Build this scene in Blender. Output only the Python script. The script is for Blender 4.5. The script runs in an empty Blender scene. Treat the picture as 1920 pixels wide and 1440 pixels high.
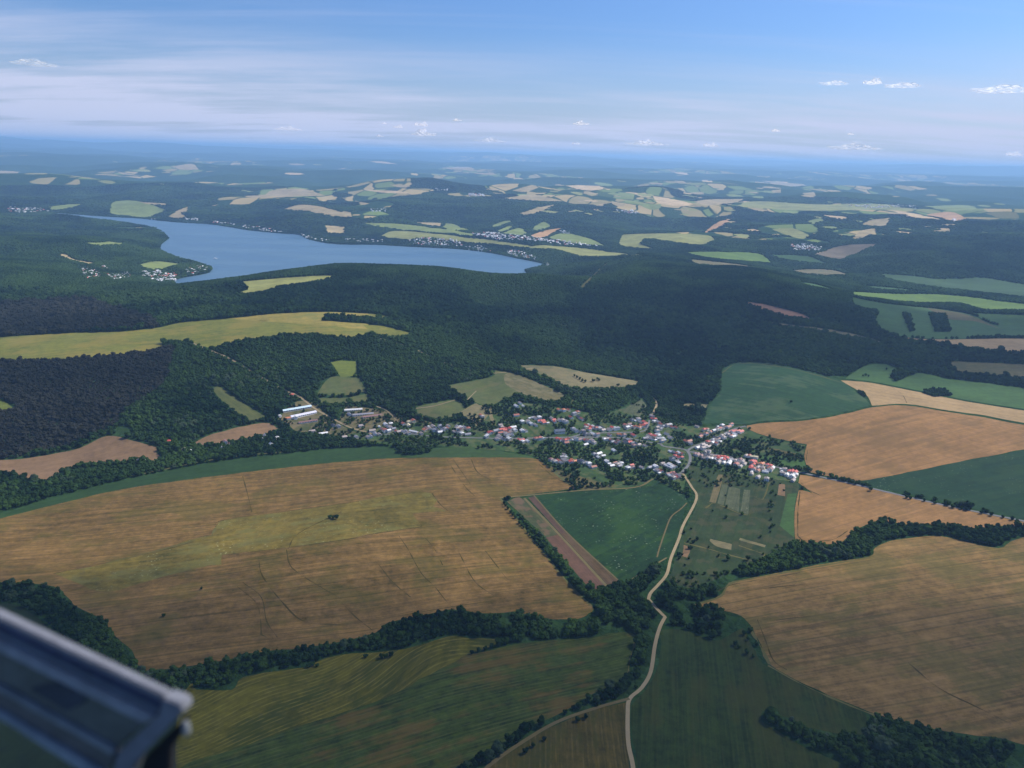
import bpy, bmesh, math, random, time
import numpy as np
from mathutils import Vector, Matrix, geometry
T0 = time.time()
rng = np.random.default_rng(7); random.seed(7)
scene = bpy.context.scene
col = scene.collection
R = math.radians

# ---------------------------------------------------------------- camera, sky, sun, exposure
FPX, CX, CY, CAMH = 1443.0, 960.0, 720.0, 650.0
PITCH, ROLL = R(16.60), R(1.64)
FW = np.array([0, math.cos(PITCH), -math.sin(PITCH)])
R0 = np.array([1.0, 0, 0]); U0 = np.array([0, math.sin(PITCH), math.cos(PITCH)])
RT = R0*math.cos(ROLL) + U0*math.sin(ROLL)
UP = -R0*math.sin(ROLL) + U0*math.cos(ROLL)
CAM = np.array([0, 0, CAMH])
cam_d = bpy.data.cameras.new('camera'); cam = bpy.data.objects.new('camera', cam_d); col.objects.link(cam)
cam_d.sensor_width = 36; cam_d.lens = 36*FPX/1920
cam_d.clip_start = 0.05; cam_d.clip_end = 200000
cam_d.dof.use_dof = True; cam_d.dof.focus_distance = 3000; cam_d.dof.aperture_fstop = 3.9
M = Matrix.Identity(4)
for i in range(3):
    M[i][0], M[i][1], M[i][2], M[i][3] = RT[i], UP[i], -FW[i], CAM[i]
cam.matrix_world = M
scene.camera = cam
scene.view_settings.view_transform = 'Standard'; scene.view_settings.look = 'None'
scene.view_settings.gamma = 1.0; scene.view_settings.exposure = 0.32
SUN_AZ, SUN_EL = R(64), R(45)          # azimuth from +Y towards +X
sd = Vector((math.sin(SUN_AZ)*math.cos(SUN_EL), math.cos(SUN_AZ)*math.cos(SUN_EL), math.sin(SUN_EL)))
sl = bpy.data.lights.new('sun', 'SUN'); sl.energy = 5.0; sl.angle = R(0.53); sl.color = (1.0, 0.95, 0.87)
so = bpy.data.objects.new('sun', sl); col.objects.link(so)
so.rotation_euler = sd.to_track_quat('Z', 'Y').to_euler(); so.location = (0, 0, 3000)

class N:
    """small node helper"""
    def __init__(s, tree): s.t = tree; s.n = tree.nodes; s.l = tree.links
    def __call__(s, typ, ins=None, **kw):
        nd = s.n.new(typ)
        for k, v in kw.items(): setattr(nd, k, v)
        for k, v in (ins or {}).items():
            sock = nd.inputs[k]
            if isinstance(v, bpy.types.NodeSocket): s.l.new(v, sock)
            else: sock.default_value = v
        return nd
    def math(s, op, a, b=0.0, c=0.0):
        return s('ShaderNodeMath', {0: a, 1: b, 2: c}, operation=op).outputs[0]
    def mix(s, f, a, b, mode='MIX'):
        nd = s.n.new('ShaderNodeMix'); nd.data_type = 'RGBA'; nd.blend_type = mode
        for k, v in ((0, f), (6, a), (7, b)):
            if isinstance(v, bpy.types.NodeSocket): s.l.new(v, nd.inputs[k])
            else: nd.inputs[k].default_value = v if k == 0 else (*v[:3], 1)
        return nd.outputs[2]
    def ramp(s, v, a, b, lo=0.0, hi=1.0, smooth=True):
        nd = s('ShaderNodeMapRange', {0: v, 1: a, 2: b, 3: lo, 4: hi})
        if smooth: nd.interpolation_type = 'SMOOTHSTEP'
        return nd.outputs[0]
    def noise(s, vec, scale, detail=3, rough=0.55):
        return s('ShaderNodeTexNoise', {'Vector': vec, 'Scale': scale, 'Detail': detail, 'Roughness': rough}).outputs[0]

world = bpy.data.worlds.new('World'); scene.world = world; world.use_nodes = True
wt = N(world.node_tree); world.node_tree.nodes.clear()
sky = wt('ShaderNodeTexSky', sky_type='NISHITA', sun_disc=False, sun_elevation=SUN_EL, sun_rotation=SUN_AZ,
         altitude=650, air_density=1.2, dust_density=1.6, ozone_density=2.2)
tc = wt('ShaderNodeTexCoord').outputs['Generated']
sx = wt('ShaderNodeSeparateXYZ', {0: tc})
den = wt.math('ADD', wt.math('MAXIMUM', sx.outputs[2], 0.0), 0.10)
px_ = wt.math('DIVIDE', sx.outputs[0], den); py_ = wt.math('DIVIDE', sx.outputs[1], den)
pl = wt('ShaderNodeCombineXYZ', {0: px_, 1: py_, 2: 0.0}).outputs[0]
mp1 = wt('ShaderNodeMapping', {'Vector': pl, 'Rotation': (0, 0, R(-12)), 'Scale': (0.28, 0.9, 1)}).outputs[0]
nz1 = wt.noise(mp1, 1.3, 7, 0.6)
mp2 = wt('ShaderNodeMapping', {'Vector': pl, 'Rotation': (0, 0, R(14)), 'Scale': (0.10, 1.6, 1), 'Location': (3, 1, 0)}).outputs[0]
nz2 = wt.noise(mp2, 1.6, 8, 0.65)
veil = wt.ramp(sx.outputs[2], 0.15, 0.005, 0.0, 1.0)
left = wt.ramp(wt.math('SUBTRACT', wt.math('MULTIPLY', sx.outputs[0], -1.0), wt.math('MULTIPLY', sx.outputs[2], 1.2)), -0.2, 0.6, 0, 1)
thin = wt.math('MULTIPLY', wt.ramp(nz1, 0.35, 0.7), wt.math('ADD', wt.math('MULTIPLY', veil, 0.75), wt.math('MULTIPLY', left, 0.45)))
streak = wt.math('MULTIPLY', wt.ramp(nz2, 0.50, 0.78), 0.22)
cfac = wt.math('MINIMUM', wt.math('ADD', wt.math('ADD', thin, streak), wt.math('MULTIPLY', veil, 0.5)), 0.92)
SKYCOL = wt.mix(1.0, sky.outputs[0], (0.62, 0.90, 1.42), 'MULTIPLY')
skym = wt.mix(cfac, SKYCOL, (6.9, 7.4, 9.7))
bg = wt('ShaderNodeBackground', {'Color': skym, 'Strength': 0.076})
wt('ShaderNodeOutputWorld', {0: bg.outputs[0]})

cy = scene.cycles
cy.use_denoising = True
cy.max_bounces = 6; cy.diffuse_bounces = 3; cy.glossy_bounces = 2; cy.transmission_bounces = 2
cy.volume_bounces = 1; cy.transparent_max_bounces = 12
cy.use_adaptive_sampling = True; cy.adaptive_threshold = 0.02
cy.caustics_reflective = False; cy.caustics_refractive = False
try: cy.debug_use_spatial_splits = False
except Exception: pass

def tag(o, label=None, cat=None, group=None, kind=None):
    if label: o['label'] = label
    if cat: o['category'] = cat
    if group: o['group'] = group
    if kind: o['kind'] = kind
    return o

# ---------------------------------------------------------------- pixel rays and terrain heights
def rays(px, py):
    px = np.asarray(px, float); py = np.asarray(py, float)
    d = FW[None]*FPX + RT[None]*(px-CX)[:, None] + UP[None]*(CY-py)[:, None]
    return d/np.linalg.norm(d, axis=1)[:, None]
def at_h(px, py, h):
    d = rays(np.atleast_1d(px), np.atleast_1d(py))
    t = (np.asarray(h, float)-CAMH)/d[:, 2]
    return CAM[None] + d*t[:, None]
def project(P):
    v = P - CAM[None]
    z = v@FW
    return CX+FPX*(v@RT)/z, CY-FPX*(v@UP)/z, z

CTRL = """0,1440,5 960,1440,10 1920,1440,15 300,1200,12 640,1000,16 900,880,8 0,970,5 640,850,0 1100,820,6 1290,850,3 1500,880,12
1900,1200,30 1700,820,38 1900,900,35 1700,760,50 1450,700,60 1330,790,10 1550,1000,15 1250,1150,0 1050,1150,4 700,1200,2 800,1300,15
1190,1400,8 1450,1300,18 200,870,3 450,830,4 100,830,10 600,780,14 560,700,66 700,700,60 900,720,50 1050,700,55 1150,720,35
800,650,92 960,680,68 350,650,108 150,650,112 0,650,108 600,600,135 150,750,60 400,750,52 0,750,60 250,700,80 480,620,125
0,600,100 300,590,100 150,560,95 0,530,90 300,545,60 450,575,110 450,545,105 433,518,85 500,513,112 600,503,145 680,500,152 760,507,150
860,515,140 1000,537,120 1100,547,105 1250,560,95 640,545,110 860,545,115 913,587,85 900,573,62 700,575,92 1040,604,72 1160,625,58 1273,646,42
1100,500,70 1200,470,125 1280,475,125 1450,512,110 1600,562,80 1100,640,35 1300,650,35 1250,720,12 1290,760,6 1500,640,60 1700,650,50 1650,700,45
1900,700,45 1750,600,45 1900,600,50 1700,545,48 1900,540,55 1600,480,35 1700,425,150 1850,408,190 1920,413,190 1750,500,60 1600,520,45 1650,470,70
1500,468,20 1350,480,45 1450,495,50 0,500,60 150,450,85 0,404,22 150,415,16 250,428,14 200,475,50 100,505,25 350,500,4 250,520,4 30,440,60
150,380,30 400,400,60 300,380,60 560,420,55 620,430,40 640,440,20 700,430,40 900,430,30 800,440,20 1000,460,15 1100,472,18 1150,450,30
850,372,175 950,374,175 1050,384,150 1150,404,95 750,385,130 880,408,70 1250,450,40 1400,440,60 1300,400,110
100,340,100 500,340,100 900,330,80 1300,350,80 1700,370,95 200,300,110 960,312,110 1700,342,110 600,370,70 300,350,80"""
cp = np.array([[float(v) for v in t.split(',')] for t in CTRL.split()])
Pc = at_h(cp[:, 0], cp[:, 1], cp[:, 2])
ca = np.arctan2(Pc[:, 0], Pc[:, 1]); cr = np.log(np.hypot(Pc[:, 0], Pc[:, 1]))
ex = [(a, math.log(r), h) for a in np.radians([-60, -45, -30, -15, 0, 15, 30, 45, 60]) for r, h in ((300, 10), (30000, 110), (62000, 110))]
ex += [(a, math.log(r), h) for a in np.radians([-52, -44, 44, 52]) for r, h in ((1000, 20), (2000, 60), (4000, 80), (8000, 90))]
ex = np.array(ex)
ca = np.concatenate([ca, ex[:, 0]]); cr = np.concatenate([cr, ex[:, 1]]); ch = np.concatenate([cp[:, 2], ex[:, 2]])
KS = np.array([1.0, 0.75])
def kern(d2): return np.where(d2 > 1e-12, 0.5*d2*np.log(np.maximum(d2, 1e-12)), 0)
def d2m(a1, r1, a2, r2): return ((a1[:, None]-a2[None])*KS[0])**2 + ((r1[:, None]-r2[None])*KS[1])**2
nC = len(ca)
K = np.zeros((nC+3, nC+3)); K[:nC, :nC] = kern(d2m(ca, cr, ca, cr)) + np.eye(nC)*2e-4
K[:nC, nC] = 1; K[:nC, nC+1] = ca; K[:nC, nC+2] = cr; K[nC:, :nC] = K[:nC, nC:].T
W = np.linalg.solve(K, np.concatenate([ch, [0, 0, 0]]))
def hash2(ix, iy, s):
    h = (ix.astype(np.int64)*374761393 + iy.astype(np.int64)*668265263 + s*982451653) & 0x7fffffff
    h = ((h ^ (h >> 13))*1274126177) & 0x7fffffff
    return ((h ^ (h >> 16)) & 0xffff)/65535.0
def vnoise(x, y, s=0):
    ix = np.floor(x); iy = np.floor(y); fx = x-ix; fy = y-iy
    fx = fx*fx*fx*(fx*(fx*6-15)+10); fy = fy*fy*fy*(fy*(fy*6-15)+10)
    a = hash2(ix, iy, s); b = hash2(ix+1, iy, s); c = hash2(ix, iy+1, s); d = hash2(ix+1, iy+1, s)
    return (a*(1-fx)+b*fx)*(1-fy) + (c*(1-fx)+d*fx)*fy - 0.5
def sstep(v, a, b):
    t = np.clip((v-a)/(b-a), 0, 1); return t*t*(3-2*t)
def h_land(x, y):
    r = np.hypot(x, y); a = np.clip(np.arctan2(x, y), -R(60), R(60)); lr = np.log(np.clip(r, 500, 60000))
    out = np.empty_like(r)
    for i in range(0, len(r), 40000):
        s = slice(i, i+40000)
        out[s] = kern(d2m(a[s], lr[s], ca, cr))@W[:nC] + W[nC] + W[nC+1]*a[s] + W[nC+2]*lr[s]
    amp = 72*sstep(r, 2100, 4600) + 40*sstep(r, 6000, 14000)
    nz = 0.9*vnoise(x/620, y/620, 1)*sstep(20000-r, 0, 8000) + 1.3*vnoise(x/1500+9, y/1500, 2) + 1.5*vnoise(x/4200, y/3400, 3)*sstep(r, 7000, 20000) + 0.35*vnoise(x/230, y/230, 4)*sstep(12000-r, 0, 4000)
    out = out + amp*nz + 2.2*vnoise(x/260, y/260, 5)*sstep(r, 600, 1400)
    rdg = 1-2.4*np.abs(vnoise(x/5200+0.3*y/5200, y/2300, 6)); rdg2 = 1-2.4*np.abs(vnoise(x/11000, y/5200+7, 8))
    out = out + (125*sstep(r, 7500, 12000)+55*sstep(r, 13000, 30000))*np.clip(rdg, -.2, 1) + 90*sstep(r, 16000, 32000)*np.clip(rdg2, -.3, 1)
    far = sstep(r, 30000, 52000)
    r3 = 0.62+0.9*vnoise(x/14000+3, y/9000, 9)+0.45*vnoise(x/5200, y/4200, 10)+0.2*vnoise(x/2100, y/2100, 11)
    out = np.where(r > 20000, np.minimum(out, 360), out) + far*np.clip(r3, 0, 1.15)*440
    rv = 1-2.6*np.abs(vnoise(x/1050+0.25*y/1050, y/900+3, 12))
    out = out + 30*(np.clip(rv, -.3, 1)-0.35)*sstep(r, 2100, 3200)*sstep(11000-r, 0, 3500)
    return np.maximum(out, 1.5)
def pip(x, y, poly):
    inside = np.zeros(len(x), bool)
    x0, y0 = poly.min(0); x1, y1 = poly.max(0)
    idx = np.nonzero((x >= x0) & (x <= x1) & (y >= y0) & (y <= y1))[0]
    if not len(idx): return inside
    xs = x[idx]; ys = y[idx]; c = np.zeros(len(idx), bool)
    n = len(poly); j = n-1
    for i in range(n):
        xi, yi = poly[i]; xj, yj = poly[j]
        if yi != yj:
            c ^= ((yi > ys) != (yj > ys)) & (xs < (xj-xi)*(ys-yi)/(yj-yi)+xi)
        j = i
    inside[idx] = c
    return inside
def seg_dist(x, y, pts, closed=True):
    d = np.full(len(x), 1e18)
    n = len(pts)
    for i in range(n if closed else n-1):
        a = pts[i]; b = pts[(i+1) % n]; ab = b-a; L = max((ab*ab).sum(), 1e-9)
        t = np.clip(((x-a[0])*ab[0]+(y-a[1])*ab[1])/L, 0, 1)
        d = np.minimum(d, (x-a[0]-t*ab[0])**2 + (y-a[1]-t*ab[1])**2)
    return np.sqrt(d)
def catmull(P, closed=True, step=None, k=4):
    """round an outline but keep its sharp corners"""
    P = np.asarray(P, float); n = len(P); out = []
    def corner(i):
        if not closed and (i == 0 or i == n-1): return True
        a = P[i]-P[i-1]; b = P[(i+1) % n]-P[i]
        ca_ = (a@b)/max(np.linalg.norm(a)*np.linalg.norm(b), 1e-9)
        return ca_ < 0.55
    for i in range(n if closed else n-1):
        p1 = P[i]; p2 = P[(i+1) % n]
        p0 = P[i-1] if not corner(i) else 2*p1-p2
        p3 = P[(i+2) % n] if not corner((i+1) % n) else 2*p2-p1
        for t in np.arange(k)/k:
            out.append(0.5*((2*p1)+(-p0+p2)*t+(2*p0-5*p1+4*p2-p3)*t*t+(-p0+3*p1-3*p2+p3)*t**3))
    if not closed: out.append(P[-1])
    return np.array(out)
def parse(s): return np.array([[float(v) for v in t.split(',')] for t in s.split()])

LAKE_PX = parse("""100,399 167,404 213,407 267,410 333,417 400,421 467,432 533,438 560,440 583,450 633,458 707,459 773,463 857,467 923,475 973,485 1007,492
1024,497 1006,502 985,507 990,520 998,528 1027,538 1070,545 1040,556 900,553 760,541 640,534 540,538 440,548 350,548 327,531 333,523 390,512 396,501 367,492 333,483 300,470
301,460 317,447 300,433 267,423 200,413 117,404""")
lk = catmull(LAKE_PX, k=3)
LAKE = at_h(lk[:, 0], lk[:, 1], 0)[:, :2]
def height(x, y):
    x = np.asarray(x, float); y = np.asarray(y, float)
    h = h_land(x, y)
    near = (y > 2500) & (y < 9500) & (x > -6500) & (x < 2500)
    if near.any():
        d = seg_dist(x[near], y[near], LAKE)
        ins = pip(x[near], y[near], LAKE)
        f = sstep(d, 0, 320)
        hh = h[near]
        hn = np.where(ins, -np.minimum(4, 0.25+d*0.05), np.minimum(hh, 1.2+d*0.03)*(1-f) + hh*f)
        hn = np.where(~ins & (d < 1.0), -0.1, hn)
        h[near] = hn
    return h
def on_ground(px, py):
    """march each pixel's ray to the terrain"""
    d = rays(px, py); n = len(d)
    t = np.full(n, 500.0); done = np.zeros(n, bool)
    lo = t.copy()
    for it in range(260):
        P = CAM + d*t[:, None]
        hh = height(P[:, 0], P[:, 1])
        under = P[:, 2] <= hh
        done |= under
        adv = ~done
        if not adv.any() or t[adv].min() > 88000: break
        lo[adv] = t[adv]
        gap = P[:, 2]-hh
        t[adv] = t[adv] + np.maximum(6, np.minimum(gap[adv]*0.9, t[adv]*0.03))
    hi = t.copy()
    for it in range(22):
        m = (lo+hi)/2; P = CAM + d*m[:, None]
        u = P[:, 2] <= height(P[:, 0], P[:, 1])
        hi = np.where(u, m, hi); lo = np.where(u, lo, m)
    return (CAM + d*hi[:, None])[:, :2]

# ---------------------------------------------------------------- ground cover outlines (read off the plan of the valley)
# kind | outline
FIELDS = """stubble_big|-160,1010 0,972 100,947 233,917 400,893 533,877 640,866 753,859 957,858 1007,861 1017,867 1073,910 1083,915 1000,926 938,934 942,937 960,960 1023,1040 1073,1100 1110,1136 1112,1147 1083,1160 1040,1161 1007,1155 963,1147 907,1150 847,1142 807,1150 763,1160 723,1170 697,1190 640,1202 567,1215 500,1220 453,1233 367,1247 283,1258 265,1252 247,1220 213,1190 193,1163 143,1137 127,1120 100,1100 33,1093 -160,1085
olive_strip|100,1075 200,1057 300,1032 353,1013 400,1003 404,987 427,973 523,961 640,944 707,933 773,923 807,925 820,937 813,950 838,958 773,963 787,983 783,988 700,1000 640,1012 533,1027 417,1040 415,1060 383,1062 300,1083 200,1110 140,1090
green_strip|-160,1000 0,962 100,933 250,897 400,867 533,852 640,841 730,839 752,857 640,866 533,877 400,893 233,917 100,947 0,972 -160,1010
meadow|753,858 805,850 820,840 900,838 935,845 1000,857 1007,860 957,858
parcel_green|950,940 983,936 1045,1002 1025,1008
parcel_red|1023,1008 1047,1002 1137,1097 1113,1107 1098,1095
parcel_dark|990,933 1003,930 1063,998 1051,1001
parcel_brown|1051,1001 1063,998 1160,1088 1140,1098
clover_field|1003,929 1100,920 1190,915 1223,899 1240,907 1279,926 1288,940 1276,985 1263,1020 1249,1046 1187,1086 1162,1090 1107,1040 1063,1000
olive_field|340,1300 367,1293 433,1293 457,1270 533,1257 573,1250 600,1237 640,1228 730,1220 787,1210 847,1192 890,1197 958,1197 933,1207 880,1227 853,1240 800,1267 740,1300 673,1327 640,1337 540,1370 433,1407 333,1445 280,1530 150,1530
dark_field|973,1207 1040,1200 1107,1195 1140,1188 1173,1185 1190,1190 1192,1203 1180,1237 1177,1263 1160,1280 1120,1297 1083,1318 1040,1343 973,1370 940,1393 873,1427 800,1480 700,1560 280,1560 333,1445 433,1407 540,1370 640,1337 673,1327 740,1300 800,1267 853,1240 880,1228
ochre_field|1173,1316 1107,1334 1040,1360 973,1400 917,1440 840,1530 1184,1560 1181,1440 1176,1400 1172,1340
green_near|1240,1181 1280,1180 1340,1202 1373,1187 1393,1178 1427,1240 1440,1250 1513,1290 1613,1332 1627,1357 1607,1378 1533,1368 1480,1347 1430,1333 1427,1353 1513,1403 1590,1440 1680,1530 1205,1560 1194,1440 1188,1393 1182,1333 1190,1313 1212,1293 1234,1243
tan_near|1300,1133 1350,1117 1367,1093 1413,1083 1480,1070 1547,1057 1630,1043 1640,1027 1673,1013 1753,1005 1797,1012 1873,1028 1920,1008 2120,985 2120,1480 1920,1397 1813,1377 1747,1367 1680,1350 1613,1327 1513,1285 1443,1245 1427,1213 1407,1173 1380,1150 1323,1140
wheat|1500,890 1560,900 1640,918 1760,946 1920,979 2050,1003 2050,990 1920,986 1870,987 1820,990 1800,985 1720,985 1650,978 1610,990 1595,1003 1575,1018 1540,1020 1495,1015 1490,1005 1490,960 1494,925 1500,918 1523,925 1497,905
wheat|1400,798 1430,793 1513,788 1580,777 1637,764 1697,760 1780,773 1847,783 1920,797 2060,818 2060,825 1920,843 1813,863 1713,883 1613,902 1597,900 1530,888 1517,883 1508,857 1513,833 1447,820 1403,805
clover_far|1613,903 1713,884 1813,864 1920,845 2060,826 2060,1001 1920,974 1780,943 1680,921 1640,914
wheat_pale|1577,713 1633,718 1713,733 1813,753 1920,770 2060,795 2060,814 1920,793 1847,779 1780,770 1697,757 1637,761 1627,743 1600,727
dome_green|1353,697 1380,680 1430,680 1480,688 1530,700 1577,714 1603,733 1628,753 1633,760 1580,773 1513,785 1430,789 1393,795 1320,793 1330,760 1352,733
grass_green|1587,710 1620,687 1663,683 1697,697 1730,700 1780,710 1847,718 1920,728 2060,748 2060,790 1920,767 1813,750 1713,730 1633,715
olive_dull|1780,677 1847,680 1920,683 2060,690 2060,715 1920,710 1847,705 1790,697
wheat_pale|1673,630 1747,636 1873,635 1920,635 2060,640 2060,672 1920,662 1847,657 1780,647 1707,638
grass_green|1597,557 1663,570 1747,578 1820,590 1880,612 2060,628 2060,636 1920,633 1873,633 1763,635 1670,627 1640,603 1650,583 1607,575
olive_dull|1737,577 1813,590 1880,618 1830,603 1773,597
grass_bright|1597,547 1680,551 1780,553 1920,570 2060,585 2060,594 1920,583 1847,582 1797,570 1713,568 1613,558
grass_green|1820,587 1920,591 2060,598 2060,620 1920,622 1873,610
grass_haze|1643,513 1713,517 1763,523 1847,521 1920,533 2060,545 2060,580 1920,558 1847,550 1763,540 1680,527
grass_green|1613,535 1680,540 1737,548 1647,543
grass_green|1493,528 1530,533 1573,547 1520,538
tan_dull|1480,507 1513,505 1557,506 1597,516 1547,517 1500,513
grass_bright|1280,473 1330,472 1420,475 1447,494 1363,488 1313,482
tan_dull|1293,486 1380,495 1433,503 1313,497
grass_green|1440,477 1513,480 1553,495 1480,488
red_soil|1397,567 1420,568 1467,578 1507,590 1527,602 1493,598 1447,587 1420,578
tan_dull|1377,590 1413,600 1513,612 1597,625 1673,647 1580,630 1513,618 1440,608
tan_dull|1563,632 1600,640 1590,642
plateau_grass|-160,637 0,632 117,625 227,622 300,614 340,605 430,597 520,588 610,585 690,588 728,593 728,600 650,596 610,594 602,601 690,607 695,622 660,632 600,628 560,628 517,630 433,643 390,651 360,643 350,640 320,640 304,643 307,653 283,658 167,670 67,675 0,677 -160,690
plateau_gold|430,597 520,588 610,585 690,588 690,596 610,594 602,601 690,607 692,618 600,609 500,603
plateau_grass|680,609 720,612 770,625 750,632 707,628
yellow_grass|620,680 640,676 667,677 670,703 640,707 630,692
grass_dull|593,740 620,708 673,708 687,733 640,741
grass_dull|595,746 640,746 688,738 688,752 612,757
grass_dull|837,723 920,707 930,695 960,700 1007,717 1060,740 1040,752 990,743 957,743 923,760 900,758 873,743
tan_rough|945,703 960,700 1007,717 1060,740 1040,752 990,742 950,722
tan_dull|967,685 1040,687 1107,700 1200,715 1173,727 1080,728 1040,713 990,695
grass_dull|780,763 853,750 877,773 827,785 783,780
slope_meadow|397,728 413,725 443,747 500,782 467,788 423,757
soil_brown|367,830 400,813 493,793 520,803 483,817 383,835
soil_brown|-100,868 0,863 67,857 150,840 200,818 250,827 297,840 293,853 233,867 187,867 133,877 100,897 60,900 20,887 0,887 -100,893
soil_brown|273,856 293,850 305,860 290,865
yellow_grass|-50,745 0,750 23,765 0,773 -50,778
green_strip|217,810 233,797 250,810 233,820
green_dark|-200,1128 0,1130 60,1150 120,1200 190,1262 250,1300 330,1345 330,1530 -200,1530
farm_ground|520,786 535,770 560,752 592,757 603,770 655,805 690,812 640,818 590,812 555,808 540,795
farm_ground|635,790 650,760 690,765 725,772 765,785 800,790 830,800 700,812 660,800
village|640,817 700,803 760,790 820,795 880,790 890,768 960,755 1050,765 1120,775 1160,768 1200,745 1225,775 1270,790 1300,800 1390,798 1405,806 1447,822 1510,835 1506,860 1513,880 1497,888 1497,903 1400,893 1330,878 1293,868 1287,900 1279,925 1240,905 1223,897 1190,912 1083,915 1020,869 1000,855 940,845 820,836 740,834 700,830
village_meadow|1292,872 1330,880 1400,893 1497,905 1498,915 1490,960 1490,1010 1440,1040 1400,1060 1345,1085 1300,1103 1253,1090 1266,1050 1283,1000 1308,940 1295,905
stubble_parcel|1347,890 1355,890 1353,907 1342,943 1330,941 1340,907
grey_parcel|1354,908 1365,909 1357,948 1345,944
grey_parcel|1367,911 1388,917 1385,960 1359,949
grey_parcel|1395,918 1407,919 1403,965 1388,960
soil_brown|1461,907 1472,908 1472,930 1458,928
soil_brown|1283,1022 1295,1026 1290,1046 1279,1042
grass_green|1477,925 1494,925 1489,958 1489,1008 1462,985
tan_dull|1387,1008 1435,1022 1433,1026 1385,1012
tan_dull|1330,1010 1372,1020 1371,1031 1345,1025 1330,1015
olive_dull|1018,869 1057,883 1123,903 1160,911 1118,918 1083,915
olive_dull|1430,838 1457,842 1507,853 1500,859 1473,853
grass_green|1425,853 1470,856 1508,864 1512,880 1470,871 1425,862
grey_parcel|1160,767 1175,765 1190,750 1205,752 1213,765 1208,783 1185,777
tan_dull|1280,757 1327,758 1323,765 1290,766
tan_dull|862,773 890,757 900,760 925,762 923,775 930,795 925,803 915,778 895,800
copse|1693,588 1703,589 1713,620 1706,622
copse|1726,736 1745,731 1770,733 1783,742 1750,743
copse|1672,708 1680,697 1700,692 1722,698 1700,707 1681,716
copse|1741,588 1772,590 1780,622 1752,622
"""
FAR = """
grass_far|207,383 220,377 260,377 313,393 293,403 267,408 207,402
tan_far|260,378 313,382 310,384 280,383
tan_far|328,397 353,386 352,397 333,400
tan_far|315,407 333,398 350,407 333,410
grass_far|90,388 133,383 157,383 133,390 100,394
tan_far|387,388 410,383 400,387
tan_far|448,368 493,365 510,357 567,354 610,367 567,368 500,371
tan_far|530,393 560,384 600,387 640,397 640,407 607,403 565,395
tan_far|610,423 645,424 645,438 613,437
tan_far|103,478 123,477 140,487 177,493 167,497 133,488
grass_far|257,497 293,490 340,495 327,500 290,507
grass_far|160,455 233,454 230,460 173,460
olive_far|452,528 533,521 600,517 633,517 600,527 520,540 490,550 437,552 467,543
tan_far|0,320 37,322 20,325 -20,324
tan_far|320,313 360,307 373,318 345,317
tan_far|220,322 267,330 232,327
grass_far|680,417 773,422 890,438 887,443 773,433 690,422
olive_far|713,443 740,433 807,437 890,447 923,450 1007,463 985,465 913,457 853,453 827,448 783,447 767,450 740,448
tan_far|780,417 827,418 827,425 797,422
grass_far|827,427 840,418 883,432 850,432
grass_far|920,423 953,413 960,417 927,427
grass_far|933,433 957,422 963,427 940,436
grass_far|940,438 973,427 988,437 977,442
grass_far|998,427 1020,415 1037,425 1007,433
orange_far|993,442 1023,432 1053,428 1023,445 1003,447
grass_far|1023,447 1060,437 1107,448 1137,462 1073,457
olive_far|993,467 1013,460 1107,467 1200,480 1107,482 1077,478 1040,468
olive_far|1167,440 1207,438 1280,438 1330,442 1343,450 1313,460 1253,453 1207,447 1200,457 1227,468 1173,463 1160,457
tan_far|973,400 1007,390 1043,383 1023,393 990,403
wheat_far|677,356 740,358 773,363 727,362
tan_far|665,376 693,382 677,384
tan_far|640,395 657,398 660,407 640,407
tan_far|943,372 1000,365 1057,377 1023,378
wheat_far|1060,348 1107,347 1140,353 1100,357
tan_far|960,357 997,347 1010,352 985,360
tan_far|1113,385 1140,379 1128,387
tan_far|1147,377 1173,382 1170,387 1153,386
grass_far|1160,360 1190,363 1187,375 1167,370
wheat_far|1223,367 1280,377 1300,383 1273,387 1233,380
grass_far|1193,382 1240,383 1238,390 1220,393
tan_far|1300,378 1330,374 1393,373 1385,378 1330,386
olive_far|1377,387 1413,377 1530,383 1663,383 1713,397 1647,393 1540,395 1467,393
wheat_far|1673,395 1713,400 1773,413 1713,408
orange_far|1737,402 1780,397 1813,410 1787,415
grass_far|1730,387 1813,385 1853,397 1780,395
orange_far|1320,435 1347,417 1377,407 1357,422 1330,435
olive_far|1447,430 1487,428 1520,443 1497,447
tan_far|1597,448 1613,433 1643,428 1640,437 1613,447
tan_far|1613,422 1633,413 1670,408 1663,423 1647,425
soil_far|1527,477 1580,460 1650,457 1600,477 1573,487
grass_far|1510,415 1540,408 1545,414 1525,420
wheat_far|1535,402 1560,404 1587,407 1585,411 1560,409
tan_far|1427,339 1447,340 1527,347 1480,348
tan_far|1447,357 1463,355 1463,361 1450,361
tan_far|1505,362 1525,360 1530,367 1512,368
tan_far|1280,362 1315,360 1320,364 1290,365
tan_far|1748,432 1780,430 1780,434 1752,435
wheat_far|690,303 720,303 745,308 715,306
tan_far|828,314 880,313 890,319 850,318
tan_far|730,346 770,347 765,351 745,351
"""
def hwy(px, py): return on_ground(np.asarray(px), np.asarray(py))
polys = []     # (kind, world outline)
far_extra = []
rr = random.Random(4)
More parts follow.
